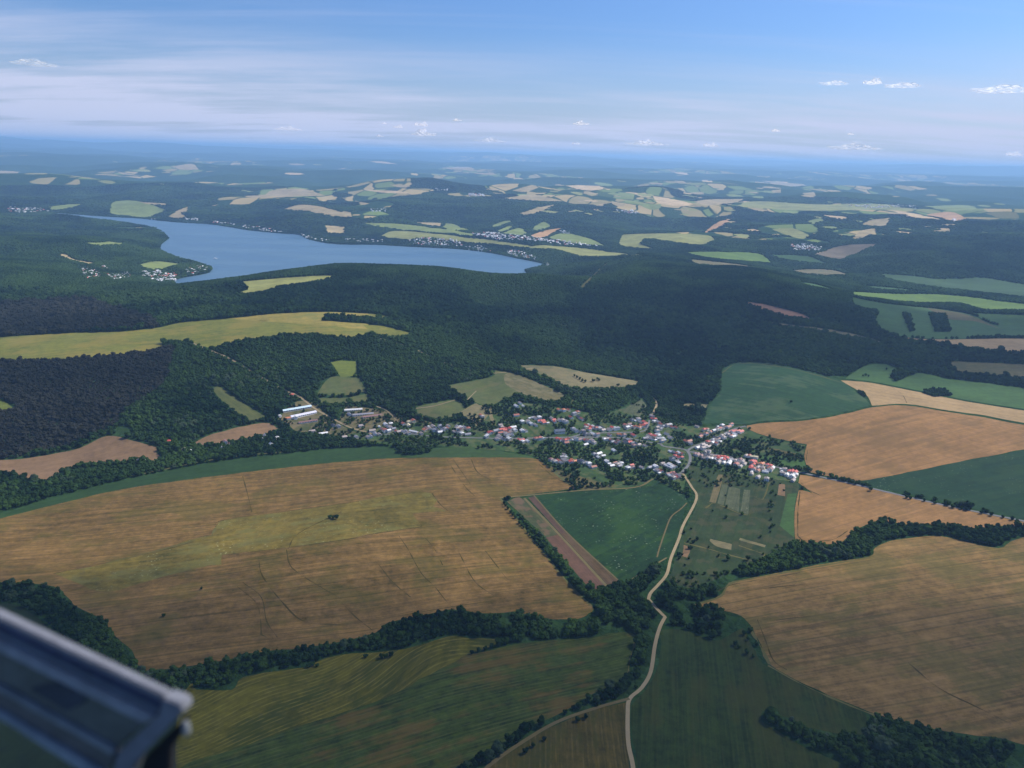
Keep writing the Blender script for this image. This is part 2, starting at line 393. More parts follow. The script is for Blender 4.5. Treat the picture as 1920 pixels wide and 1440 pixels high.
for i in range(115):        # many small far clearings
    if i < 60: x = rr.gauss(1200, 170); y = rr.uniform(338, 398)
    elif i < 95: x = rr.uniform(1330, 1880); y = rr.uniform(340, 440)
    else: x = rr.uniform(-50, 1950); y = rr.uniform(308, 372)
    y += (x-960)*0.0286*0.8
    w = rr.uniform(5, 20); h = w*rr.uniform(0.10, 0.2)
    pts = []
    for k in range(9):
        a = k/9*2*math.pi; q = rr.uniform(0.6, 1.1)
        pts.append((x+w*q*math.cos(a)+h*math.sin(a)*1.5, y+h*q*math.sin(a)+math.cos(a)*h*0.3))
    far_extra.append((rr.choice(['tan_far', 'grass_far', 'tan_far', 'olive_far', 'wheat_far', 'grass_far']), np.array(pts)))
todo = [l.split('|') for l in (FAR+FIELDS).strip().split('\n') if '|' in l]
allk = [(k, catmull(p, k=3), True) for k, p in far_extra] + [(k.strip(), catmull(parse(s), k=4), False) for k, s in todo]
cat_px = np.concatenate([p for _, p, _ in allk])
cat_w = on_ground(cat_px[:, 0], cat_px[:, 1])
o = 0
for k, p, e in allk:
    w = cat_w[o:o+len(p)]; o += len(p)
    dd = np.hypot(w[:, 0], w[:, 1])
    if e and (dd.max() > 1.6*dd.min() or dd.max() > 30000): continue
    if e and (pip(w[:, 0], w[:, 1], LAKE).any()): continue
    polys.append((k, w))
print('polys', len(polys), round(time.time()-T0, 1))

def densify(w, closed=True, f=0.009, wob=0.0):
    out = []
    n = len(w)
    for i in range(n if closed else n-1):
        a = w[i]; b = w[(i+1) % n]; L = np.hypot(*(b-a)); st = max(5, f*np.hypot(*a)); k = max(1, int(L/st))
        for j in range(k): out.append(a+(b-a)*j/k)
    if not closed: out.append(w[-1])
    out = np.array(out)
    if wob:
        r = np.hypot(out[:, 0], out[:, 1]); s = np.maximum(1.5, r*0.0012)*wob
        out = out + np.stack([vnoise(out[:, 0]/(s*9), out[:, 1]/(s*9), 31)*s*2, vnoise(out[:, 0]/(s*9), out[:, 1]/(s*9), 37)*s*2], 1)
    return out
polys = [(k, densify(w, wob=0.0 if 'parcel' in k else 1.0)) for k, w in polys]
LAKE_D = densify(LAKE, f=0.006)

# ---------------------------------------------------------------- one constrained triangulation of the whole ground
pts = []
az_step = R(0.62); r = 430.0
while r < 90000:
    st = az_step if r > 900 else az_step*1.6
    az = np.arange(-R(44), R(44)+1e-6, st)
    rj = r*(1+rng.uniform(-0.25, 0.25, len(az))*st); aj = az+rng.uniform(-0.3, 0.3, len(az))*st
    pts.append(np.stack([rj*np.sin(aj), rj*np.cos(aj)], 1))
    r *= 1+st*(1.0 if r < 9000 else 0.8)
for r in np.geomspace(60, 90000, 44):
    az = np.arange(R(46), R(314), R(6)); pts.append(np.stack([r*np.sin(az), r*np.cos(az)], 1))
for r in (40, 120, 250, 380): 
    az = np.arange(-R(44), R(44), R(8)); pts.append(np.stack([r*np.sin(az), r*np.cos(az)], 1))
allv = np.concatenate(pts); edges = []
loops = [LAKE_D] + [w for _, w in polys]
off = len(allv); vs = [allv]
for w in loops:
    n = len(w); edges += [(off+i, off+(i+1) % n) for i in range(n)]; vs.append(w); off += n
allv = np.concatenate(vs)
res = geometry.delaunay_2d_cdt([Vector(p) for p in (allv/1000).tolist()], edges, [], 0, 1e-6)
V2 = np.array([tuple(v) for v in res[0]])*1000
F = np.array(res[2])
print('cdt', len(V2), len(F), round(time.time()-T0, 1))
VZ = height(V2[:, 0], V2[:, 1])
cen = V2[F].mean(1)
e0 = np.sign((V2[F[:, 1], 0]-V2[F[:, 0], 0])*(V2[F[:, 2], 1]-V2[F[:, 0], 1])-(V2[F[:, 1], 1]-V2[F[:, 0], 1])*(V2[F[:, 2], 0]-V2[F[:, 0], 0]))
F[e0 < 0] = F[e0 < 0][:, ::-1]
reg = np.full(len(F), -1)
reg[pip(cen[:, 0], cen[:, 1], LAKE_D)] = -2
for i, (k, w) in enumerate(polys):
    m = pip(cen[:, 0], cen[:, 1], w); reg[m & (reg != -2)] = i
V3 = np.column_stack([V2, VZ])

# ---------------------------------------------------------------- materials
def new_mat(name):
    m = bpy.data.materials.new(name); m.use_nodes = True; m.node_tree.nodes.clear()
    return m, N(m.node_tree)
def plain(name, c, rough=0.8, var=0.15, scale=0.3, metallic=0.0, spec=0.3):
    m, t = new_mat(name)
    g = t('ShaderNodeNewGeometry').outputs['Position']
    oi = t('ShaderNodeObjectInfo').outputs['Random']
    n = t.noise(g, scale, 3)
    f = t.math('ADD', t.math('MULTIPLY', n, var*2), t.math('MULTIPLY', oi, var))
    c2 = t.mix(f, tuple(x*1.15 for x in c), tuple(x*0.55 for x in c))
    b = t('ShaderNodeBsdfPrincipled', {'Base Color': c2, 'Roughness': rough, 'Metallic': metallic, 'Specular IOR Level': spec})
    t('ShaderNodeOutputMaterial', {0: b.outputs[0]})
    return m
def field_mat(name, c1, c2, c3=None, ang=0.0, streak=0.5, tram=0.0, period=24.0, patch=0.0, patch_scale=1/90, speck=0.0, speck_col=(0.5, 0.5, 0.35), line_col=None, warp=0.0, row=0.0, row_period=6.0):
    m, t = new_mat(name)
    q = 0.80; c1 = tuple(v*q*1.1 for v in c1); c2 = tuple(v*q*0.78 for v in c2); c3 = tuple(v*q for v in c3) if c3 else None; line_col = tuple(v*q for v in line_col) if line_col else None
    g = t('ShaderNodeNewGeometry').outputs['Position']
    if warp:
        wv = t('ShaderNodeTexNoise', {'Vector': g, 'Scale': 1/420, 'Detail': 1.0}).outputs['Color']
        g2 = t('ShaderNodeVectorMath', {0: wv, 1: (warp, warp, 0)}, operation='MULTIPLY').outputs[0]
        g = t('ShaderNodeVectorMath', {0: g, 1: g2}, operation='ADD').outputs[0]
    rot = t('ShaderNodeMapping', {'Vector': g, 'Rotation': (0, 0, -ang)}).outputs[0]   # x' runs along the rows
    sp = t('ShaderNodeSeparateXYZ', {0: rot})
    st1 = t('ShaderNodeMapping', {'Vector': rot, 'Scale': (1/260, 1/11, 1/50)}).outputs[0]
    n1 = t.noise(st1, 1.0, 4, 0.6)
    st2 = t('ShaderNodeMapping', {'Vector': rot, 'Scale': (1/90, 1/3.2, 1/50)}).outputs[0]
    n1b = t.noise(st2, 1.0, 3, 0.6)
    n2 = t.noise(g, 1/130, 5, 0.6)
    n3 = t.noise(g, 1/16, 5, 0.75)
    f = t.math('ADD', t.math('MULTIPLY', t.math('ADD', t.ramp(n1, 0.25, 0.75), t.ramp(n1b, 0.25, 0.75)), 0.5*streak), t.math('MULTIPLY', t.ramp(n2, 0.3, 0.7), (1-streak)*0.9))
    f = t.math('ADD', f, t.math('MULTIPLY', t.math('SUBTRACT', n3, 0.5), 1.7))
    c = t.mix(f, c1, c2)
    if patch and c3:
        n4 = t.noise(g, patch_scale, 6, 0.62)
        n5 = t.noise(st1, 0.7, 4, 0.6)
        s = t.math('ADD', n4, t.math('MULTIPLY', t.math('SUBTRACT', n5, 0.5), 0.5))
        c = t.mix(t.math('MULTIPLY', t.ramp(s, 0.48, 0.62), patch), c, c3)
    if tram:
        ph = t.math('ADD', t.math('DIVIDE', sp.outputs[1], period), t.math('MULTIPLY', t.noise(st1, 0.35, 1), 0.35))
        fr = t.math('FRACT', ph)
        ln = t.ramp(t.math('ABSOLUTE', t.math('SUBTRACT', fr, 0.5)), 0.10, 0.03)
        brk = t.ramp(t.noise(st1, 0.8, 2), 0.35, 0.6, 0.35, 1)
        c = t.mix(t.math('MULTIPLY', t.math('MULTIPLY', ln, brk), tram), c, line_col or tuple(x*0.35 for x in c2))
    if row:
        ph = t.math('ADD', t.math('DIVIDE', sp.outputs[1], row_period), t.math('MULTIPLY', t.noise(st1, 0.5, 2), 0.5))
        s = t.math('SINE', t.math('MULTIPLY', ph, 6.283))
        br = t.noise(t('ShaderNodeMapping', {'Vector': rot, 'Scale': (1/18, 1/5, 1/5)}).outputs[0], 1.0, 3)
        c = t.mix(t.math('MULTIPLY', t.math('MULTIPLY', t.ramp(s, 0.1, 0.9), t.ramp(br, 0.35, 0.7)), row), c, line_col or tuple(x*1.9 for x in c1))
    if speck:
        v = t('ShaderNodeTexVoronoi', {'Vector': g, 'Scale': 1/6.5}); 
        n6 = t.ramp(t.noise(g, 1/55, 4, 0.6), 0.42, 0.66)
        s = t.math('MULTIPLY', t.ramp(v.outputs['Distance'], 0.34, 0.12), t.ramp(t.noise(g, 1/4, 2), 0.45, 0.62))
        c = t.mix(t.math('MULTIPLY', t.math('MULTIPLY', s, n6), speck), c, speck_col)
    bmp = t('ShaderNodeBump', {'Height': t.math('ADD', n3, n1b), 'Strength': 0.5, 'Distance': 0.5})
    b = t('ShaderNodeBsdfPrincipled', {'Base Color': c, 'Roughness': 0.95, 'Specular IOR Level': 0.1, 'Normal': bmp.outputs[0]})
    t('ShaderNodeOutputMaterial', {0: b.outputs[0]})
    return m
def direction(x0, y0, x1, y1):
    w = on_ground([x0, x1], [y0, y1]); d = w[1]-w[0]; return math.atan2(d[1], d[0])
A_BIG = direction(200, 1180, 900, 1090)
FM = {}
def FK(kind, name, cat, **kw): FM[kind] = (name, cat, field_mat(kind, **kw))
BR1, BR2, GRN = (0.255, 0.150, 0.048), (0.082, 0.056, 0.014), (0.07, 0.078, 0.010)
FK('stubble_big', 'stubble_field', 'field', c1=BR1, c2=BR2, c3=GRN, ang=A_BIG, streak=0.66, tram=0.45, period=21, patch=0.4, line_col=(0.055, 0.045, 0.008), row=0.22, row_period=8.5)
FK('olive_strip', 'weedy_field_strip', 'field', c1=(0.21, 0.155, 0.032), c2=(0.075, 0.066, 0.012), c3=(0.15, 0.15, 0.045), ang=A_BIG, streak=0.5, patch=0.5, patch_scale=1/60, speck=0.6, speck_col=(0.36, 0.36, 0.2))
FK('green_strip', 'green_field_strip', 'field', c1=(0.035, 0.075, 0.022), c2=(0.022, 0.052, 0.016), ang=direction(200, 920, 600, 850), streak=0.6)
FK('meadow', 'meadow', 'field', c1=(0.05, 0.095, 0.028), c2=(0.04, 0.075, 0.022), ang=0.1)
FK('parcel_green', 'crop_parcel', 'field', c1=(0.09, 0.10, 0.04), c2=(0.05, 0.065, 0.025), ang=direction(990, 940, 1050, 1003), streak=0.8, c3=(0.16, 0.10, 0.06), patch=0.8, patch_scale=1/30)
FK('parcel_red', 'ploughed_parcel', 'field', c1=(0.16, 0.085, 0.055), c2=(0.10, 0.06, 0.035), ang=direction(1050, 1003, 1137, 1097), streak=0.8)
FK('parcel_dark', 'ploughed_parcel', 'field', c1=(0.12, 0.07, 0.05), c2=(0.07, 0.045, 0.03), ang=direction(990, 940, 1050, 1003), streak=0.8)
FK('parcel_brown', 'ploughed_parcel', 'field', c1=(0.13, 0.085, 0.045), c2=(0.085, 0.055, 0.028), ang=direction(1050, 1003, 1137, 1097), streak=0.8)
FK('clover_field', 'green_field', 'field', c1=(0.020, 0.058, 0.017), c2=(0.008, 0.028, 0.010), c3=(0.032, 0.078, 0.015), ang=direction(1080, 1010, 1250, 930), streak=0.55, patch=0.7, speck=0.6, speck_col=(0.30, 0.36, 0.25))
FK('clover_far', 'green_field', 'field', c1=(0.018, 0.055, 0.020), c2=(0.010, 0.035, 0.014), c3=(0.03, 0.065, 0.022), ang=direction(1650, 920, 1900, 870), streak=0.6, patch=0.5, speck=0.5, speck_col=(0.26, 0.32, 0.2))
FK('olive_field', 'mown_field', 'field', c1=(0.14, 0.12, 0.012), c2=(0.045, 0.052, 0.005), c3=(0.04, 0.055, 0.006), ang=direction(450, 1330, 850, 1215), streak=0.5, patch=0.7, row=0.4, row_period=5.2, line_col=(0.32, 0.26, 0.06), warp=340)
FK('dark_field', 'dark_green_field', 'field', c1=(0.07, 0.10, 0.016), c2=(0.014, 0.028, 0.003), c3=(0.16, 0.09, 0.022), ang=direction(600, 1380, 1150, 1235), streak=0.8, patch=0.6, patch_scale=1/140, row=0.35, row_period=5.5, line_col=(0.15, 0.15, 0.05), warp=40)
FK('ochre_field', 'stubble_field', 'field', c1=(0.11, 0.08, 0.016), c2=(0.045, 0.042, 0.006), ang=direction(1150, 1430, 1140, 1340), streak=0.8, row=0.35, row_period=6, c3=(0.05, 0.06, 0.01), patch=0.5, line_col=(0.2, 0.15, 0.05))
FK('green_near', 'green_field', 'field', c1=(0.04, 0.066, 0.012), c2=(0.014, 0.028, 0.004), ang=direction(1300, 1430, 1290, 1220), streak=0.65, c3=(0.065, 0.065, 0.012), patch=0.5, patch_scale=1/150, row=0.2, row_period=6, line_col=(0.09, 0.10, 0.03))
FK('tan_near', 'ripe_grain_field', 'field', c1=(0.315, 0.19, 0.065), c2=(0.12, 0.078, 0.022), c3=(0.095, 0.095, 0.02), ang=direction(1500, 1260, 1900, 1190), streak=0.7, tram=0.5, period=24, patch=0.5, line_col=(0.09, 0.07, 0.02))
FK('wheat', 'wheat_field', 'field', c1=(0.38, 0.205, 0.075), c2=(0.25, 0.138, 0.048), c3=(0.18, 0.11, 0.04), ang=direction(1600, 880, 1900, 800), streak=0.6, tram=0.4, period=30, patch=0.6, line_col=(0.20, 0.12, 0.05), patch_scale=1/160)
FK('wheat_pale', 'wheat_field', 'field', c1=(0.44, 0.30, 0.14), c2=(0.36, 0.24, 0.11), ang=direction(1700, 740, 1900, 770), streak=0.5, tram=0.25, period=30)
FK('dome_green', 'green_field', 'field', c1=(0.032, 0.085, 0.028), c2=(0.020, 0.060, 0.022), c3=(0.10, 0.14, 0.06), ang=direction(1400, 700, 1600, 745), streak=0.8, patch=0.45)
FK('grass_green', 'grass_field', 'field', c1=(0.065, 0.135, 0.035), c2=(0.05, 0.10, 0.028), ang=0.3, streak=0.5)
FK('grass_haze', 'grass_field', 'field', c1=(0.06, 0.12, 0.04), c2=(0.05, 0.095, 0.035), ang=0.3, streak=0.5)
FK('grass_bright', 'grass_field', 'field', c1=(0.14, 0.22, 0.04), c2=(0.10, 0.17, 0.035), ang=0.3, streak=0.5)
FK('olive_dull', 'rough_pasture', 'field', c1=(0.15, 0.13, 0.05), c2=(0.10, 0.09, 0.035), ang=0.3, streak=0.5, c3=(0.06, 0.08, 0.03), patch=0.5)
FK('tan_dull', 'dry_meadow', 'field', c1=(0.24, 0.20, 0.10), c2=(0.17, 0.15, 0.07), ang=0.3, streak=0.4, c3=(0.10, 0.12, 0.05), patch=0.6, patch_scale=1/50)
FK('red_soil', 'ploughed_field', 'field', c1=(0.36, 0.20, 0.12), c2=(0.30, 0.16, 0.10), ang=0.3, streak=0.5)
FK('plateau_grass', 'hilltop_meadow', 'field', c1=(0.21, 0.205, 0.040), c2=(0.125, 0.145, 0.03), c3=(0.29, 0.22, 0.05), ang=direction(100, 650, 500, 610), streak=0.55, patch=0.55, patch_scale=1/110)
FK('plateau_gold', 'hilltop_meadow', 'field', c1=(0.36, 0.27, 0.065), c2=(0.22, 0.21, 0.05), c3=(0.17, 0.19, 0.045), ang=direction(500, 600, 690, 600), streak=0.6, patch=0.6)
FK('yellow_grass', 'meadow', 'field', c1=(0.16, 0.19, 0.035), c2=(0.12, 0.15, 0.03), ang=0.3)
FK('grass_dull', 'pasture', 'field', c1=(0.115, 0.135, 0.045), c2=(0.075, 0.10, 0.034), c3=(0.16, 0.14, 0.06), ang=0.5, streak=0.4, patch=0.5, patch_scale=1/45)
FK('tan_rough', 'dry_pasture', 'field', c1=(0.19, 0.155, 0.07), c2=(0.10, 0.11, 0.045), ang=direction(960, 710, 1050, 745), streak=0.7, c3=(0.25, 0.22, 0.12), patch=0.5, patch_scale=1/20)
FK('slope_meadow', 'pasture', 'field', c1=(0.12, 0.125, 0.04), c2=(0.06, 0.085, 0.03), ang=direction(410, 730, 490, 785), streak=0.7)
FK('soil_brown', 'ploughed_field', 'field', c1=(0.26, 0.16, 0.085), c2=(0.18, 0.115, 0.06), ang=direction(0, 880, 240, 840), streak=0.5)
FK('green_dark', 'green_field', 'field', c1=(0.02, 0.036, 0.012), c2=(0.014, 0.025, 0.009), ang=1.2)
FK('farm_ground', 'farm_yard', 'field', c1=(0.16, 0.13, 0.06), c2=(0.06, 0.09, 0.03), c3=(0.28, 0.20, 0.12), ang=0.3, streak=0.3, patch=0.4, patch_scale=1/25)
FK('village', 'village_gardens', 'garden', c1=(0.06, 0.11, 0.033), c2=(0.03, 0.062, 0.02), c3=(0.16, 0.15, 0.065), ang=direction(1040, 830, 1080, 860), streak=0.6, patch=0.5, patch_scale=1/22)
FK('village_meadow', 'meadow', 'field', c1=(0.042, 0.068, 0.022), c2=(0.020, 0.040, 0.013), c3=(0.09, 0.08, 0.035), ang=direction(1340, 950, 1360, 900), streak=0.5, patch=0.5, patch_scale=1/30)
FK('stubble_parcel', 'crop_parcel', 'field', c1=(0.20, 0.15, 0.07), c2=(0.13, 0.12, 0.05), ang=direction(1340, 940, 1353, 900), streak=0.7)
FK('grey_parcel', 'crop_parcel', 'field', c1=(0.12, 0.13, 0.07), c2=(0.07, 0.09, 0.04), ang=direction(1340, 940, 1353, 900), streak=0.8, speck=0.6, speck_col=(0.3, 0.3, 0.2))
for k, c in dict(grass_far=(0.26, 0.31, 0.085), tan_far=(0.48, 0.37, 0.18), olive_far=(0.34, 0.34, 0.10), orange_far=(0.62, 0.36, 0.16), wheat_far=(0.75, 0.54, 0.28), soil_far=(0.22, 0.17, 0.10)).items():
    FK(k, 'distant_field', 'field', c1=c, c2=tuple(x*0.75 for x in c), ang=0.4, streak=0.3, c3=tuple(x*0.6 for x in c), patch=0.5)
DESC = {'stubble_field': 'brown', 'wheat_field': 'golden tan ripe', 'green_field': 'green', 'distant_field': 'small pale'}

FARM_PX = parse("1130,366 1060,358 1200,372 1260,380 1000,352 560,362 500,368 700,350 1430,386 1550,392 1680,392 1780,402 1470,345 820,330 880,318 640,318 340,318 240,325 1480,430 1500,455 1620,440 1330,440 690,385 690,400 1250,345 1350,360 1850,345 1880,395 1000,330 440,345 120,330 1600,350 930,300 1300,318 1650,330 400,305 760,362 880,366")
FARM_R = np.array([1.0, .8, 1.0, .8, .8, .6, .5, .6, .6, .7, .8, .6, .6, .5, .7, .5, .6, .5, .3, .3, .3, .3, .25, .25, .8, .6, 1.0, .6, 1.0, .5, .5, .9, 1.2, 1.4, 1.2, 1.0, .35, .4])*1000
FARM_W = on_ground(FARM_PX[:, 0], FARM_PX[:, 1])
def farm(x, y):
    out = np.zeros(len(x))
    r = np.hypot(x, y)
    for (a, b), R_ in zip(FARM_W, FARM_R):
        R2 = R_*(1+max(0, math.hypot(a, b)-9000)/26000)
        out = np.maximum(out, 1-np.hypot(x-a, (y-b)*0.8)/(R2*1.25))
    out = out + 0.55*vnoise(x/700, y/700, 71) + 0.35*vnoise(x/260, y/260, 72) + 0.12*sstep(r, 14000, 30000)*(vnoise(x/2600, y/2600, 73) > 0.1)
    return np.where(r > 5200, np.clip(out+0.25, 0, 1), 0)
def forest_floor():
    m, t = new_mat('wood_floor')
    g = t('ShaderNodeNewGeometry').outputs['Position']
    n = t.noise(g, 1/70, 6, 0.7); n2 = t.noise(g, 1/600, 4, 0.6)
    f = t.math('ADD', t.ramp(n, 0.3, 0.7, 0, 0.6), t.ramp(n2, 0.35, 0.65, 0, 0.4))
    c = t.mix(f, (0.012, 0.034, 0.012), (0.036, 0.070, 0.022))
    v = t('ShaderNodeTexVoronoi', {'Vector': g, 'Scale': 1/22})
    # open farmland patchwork where the plan of the country has it
    fm = t('ShaderNodeAttribute', attribute_name='farm').outputs['Fac']
    gw = t('ShaderNodeVectorMath', {0: g, 1: t('ShaderNodeVectorMath', {0: t('ShaderNodeTexNoise', {'Vector': g, 'Scale': 1/500, 'Detail': 2.0}).outputs['Color'], 1: (160, 160, 0)}, operation='MULTIPLY').outputs[0]}, operation='ADD').outputs[0]
    g2 = t('ShaderNodeMapping', {'Vector': gw, 'Rotation': (0, 0, 0.5), 'Scale': (1.0, 0.55, 0.0)}).outputs[0]
    vc = t('ShaderNodeTexVoronoi', {'Vector': g2, 'Scale': 1/230, 'Randomness': 0.9}); ve = t('ShaderNodeTexVoronoi', {'Vector': g2, 'Scale': 1/230, 'Randomness': 0.9}, feature='DISTANCE_TO_EDGE')
    cs = t('ShaderNodeSeparateColor', {0: vc.outputs['Color']})
    fc = t.mix(t.ramp(cs.outputs[0], 0.35, 0.40), (0.16, 0.21, 0.06), (0.34, 0.25, 0.12))
    fc = t.mix(t.ramp(cs.outputs[0], 0.75, 0.78), fc, (0.50, 0.35, 0.17))
    fc = t.mix(t.math('MULTIPLY', n, 0.6), fc, (0.14, 0.18, 0.05))
    wood = t.math('MAXIMUM', t.ramp(cs.outputs[1], 0.60, 0.58, 0, 1), t.ramp(ve.outputs['Distance'], 0.035, 0.02))
    wood = t.math('MAXIMUM', t.ramp(cs.outputs[1], 0.38, 0.40, 1, 0), t.ramp(ve.outputs['Distance'], 0.05, 0.03))
    ff = t.math('MULTIPLY', t.ramp(fm, 0.56, 0.60), t.math('SUBTRACT', 1.0, wood))
    c = t.mix(ff, c, fc)
    bmp = t('ShaderNodeBump', {'Height': t.math('SUBTRACT', t.math('MULTIPLY', n, 2.0), v.outputs['Distance']), 'Strength': t.math('SUBTRACT', 0.9, t.math('MULTIPLY', ff, 0.9)), 'Distance': 9.0})
    b = t('ShaderNodeBsdfPrincipled', {'Base Color': c, 'Roughness': 1.0, 'Specular IOR Level': 0.0, 'Normal': bmp.outputs[0]})
    t('ShaderNodeOutputMaterial', {0: b.outputs[0]})
    return m
M_FLOOR = forest_floor()
M_BED = plain('lake_bed', (0.10, 0.11, 0.08))
def mesh_obj(name, verts, faces, mat, parent=None, smooth=False, link=True):
    me = bpy.data.meshes.new(name)
    verts = np.asarray(verts, np.float32)
    if isinstance(faces, np.ndarray):
        n = len(faces); k = faces.shape[1]
        me.vertices.add(len(verts)); me.vertices.foreach_set('co', verts.ravel())
        me.loops.add(n*k); me.loops.foreach_set('vertex_index', faces.astype(np.int32).ravel())
        me.polygons.add(n); me.polygons.foreach_set('loop_start', np.arange(0, n*k, k, dtype=np.int32))
        me.update(calc_edges=True)
    else:
        me.from_pydata([tuple(map(float, v)) for v in verts], [], faces)
    if smooth: me.polygons.foreach_set('use_smooth', [True]*len(me.polygons))
    if mat: me.materials.append(mat)
    ob = bpy.data.objects.new(name, me)
    if parent is not None: ob.parent = parent
    if link: col.objects.link(ob)
    return ob
def sub_mesh(name, mask, mat):
    f = F[mask]; u, inv = np.unique(f, return_inverse=True)
    return mesh_obj(name, V3[u], inv.reshape(f.shape), mat, smooth=True)
g_ = sub_mesh('ground', reg == -1, M_FLOOR)
_u = np.unique(F[reg == -1]); _a = g_.data.attributes.new('farm', 'FLOAT', 'POINT'); _a.data.foreach_set('value', farm(V3[_u, 0], V3[_u, 1]).astype(np.float32))
tag(g_, 'dark green wooded hills and valley floor reaching to the hazy horizon', 'ground', kind='structure')
tag(sub_mesh('ground', reg == -2, M_BED), 'bed of the lake under its blue water', 'lake bed', kind='structure')
for i, (k, w) in enumerate(polys):
    m = reg == i
    if not m.any(): continue
    if k == 'copse':
        tag(sub_mesh('ground', m, M_FLOOR), 'dark ground under a small rectangular copse in the green field', 'ground', kind='structure'); continue
    nm, ct, mt = FM[k]
    tag(sub_mesh(nm, m, mt), f"{DESC.get(nm, 'open')} {nm.replace('_', ' ')} among dark green woods".strip(), ct, kind='structure')
# water
def water_mat():
    m, t = new_mat('lake_water')
    g = t('ShaderNodeNewGeometry').outputs['Position']
    n = t.noise(t('ShaderNodeMapping', {'Vector': g, 'Scale': (1/9, 1/5, 1)}).outputs[0], 1.0, 4, 0.6)
    n2 = t.noise(t('ShaderNodeMapping', {'Vector': g, 'Scale': (1/900, 1/260, 1)}).outputs[0], 1.0, 4, 0.6)
    c = t.mix(t.ramp(n2, 0.35, 0.65), (0.065, 0.125, 0.175), (0.10, 0.17, 0.225))
    bmp = t('ShaderNodeBump', {'Height': n, 'Strength': 0.35, 'Distance': 0.5})
    b = t('ShaderNodeBsdfPrincipled', {'Base Color': c, 'Roughness': t.ramp(n2, 0.3, 0.7, 0.28, 0.42), 'IOR': 1.33, 'Normal': bmp.outputs[0]})
    t('ShaderNodeOutputMaterial', {0: b.outputs[0]})
    return m
ctr = LAKE_D.mean(0)
wb = bmesh.new(); wv = [wb.verts.new((*p, 0.0)) for p in LAKE_D]; wf = wb.faces.new(wv); wb.normal_update()
if wf.normal.z < 0: bmesh.ops.reverse_faces(wb, faces=[wf])
bmesh.ops.triangulate(wb, faces=wb.faces[:])
wm = bpy.data.meshes.new('lake_water'); wb.to_mesh(wm); wb.free(); wm.materials.append(water_mat())
lake = bpy.data.objects.new('lake_water', wm); col.objects.link(lake)
tag(lake, 'long blue lake winding between the wooded hills', 'lake', kind='structure')

# ground height from the built mesh
from mathutils.bvhtree import BVHTree
nm = (np.abs(V3[F[:, 0], 0]) < 7000) & (V3[F[:, 0], 1] < 12000) & (V3[F[:, 0], 1] > 100)
bvh = BVHTree.FromPolygons(V3.tolist(), F[nm].tolist())
def gz(x, y):
    h = bvh.ray_cast(Vector((x, y, 900)), Vector((0, 0, -1)))
    return h[0].z if h[0] is not None else float(height([x], [y])[0])
print('ground', round(time.time()-T0, 1))

# ---------------------------------------------------------------- roads and tracks
M_DIRT = plain('pale_dirt', (0.30, 0.235, 0.135), spec=0.05, var=0.35, scale=0.05)
M_ASPH = plain('worn_asphalt', (0.15, 0.15, 0.15), spec=0.1, var=0.2, scale=0.05)
M_EARTH = plain('track_earth', (0.15, 0.12, 0.055), spec=0.03, var=0.3, scale=0.05)
M_TRACKDARK = plain('dark_furrow', (0.075, 0.058, 0.018), spec=0.0, var=0.3, scale=0.05)
M_DRYGRASS = plain('dry_verge', (0.12, 0.112, 0.04), spec=0.0, var=0.3, scale=0.05)
road_lines = []
def strip(name, px, width, mat, label, off=0.35, kind='structure', cat='road', closed=False, wv=0.0, clear=True):
    p = catmull(px, closed=False, k=5); w = densify(on_ground(p[:, 0], p[:, 1]), closed=False, f=0.0045)
    d = np.gradient(w, axis=0); d /= np.maximum(np.linalg.norm(d, axis=1), 1e-6)[:, None]; nrm = np.stack([-d[:, 1], d[:, 0]], 1)
    hw = np.maximum(0.03, width/2*(1+wv*vnoise(w[:, 0]/14, w[:, 1]/14, 77)))
    rows = []
    for sgn in (1, 0, -1):
        q = w+nrm*(hw*sgn)[:, None]; rows.append([(a, b, gz(a, b)+off) for a, b in q])
    n = len(w); V = rows[0]+rows[1]+rows[2]; Fc = []
    for i in range(n-1):
        Fc.append((i, n+i, n+i+1, i+1)); Fc.append((n+i, 2*n+i, 2*n+i+1, n+i+1))
    ob = mesh_obj(name, V, Fc, mat); tag(ob, label, cat, kind=kind)
    if clear: road_lines.append((w, width))
    return ob
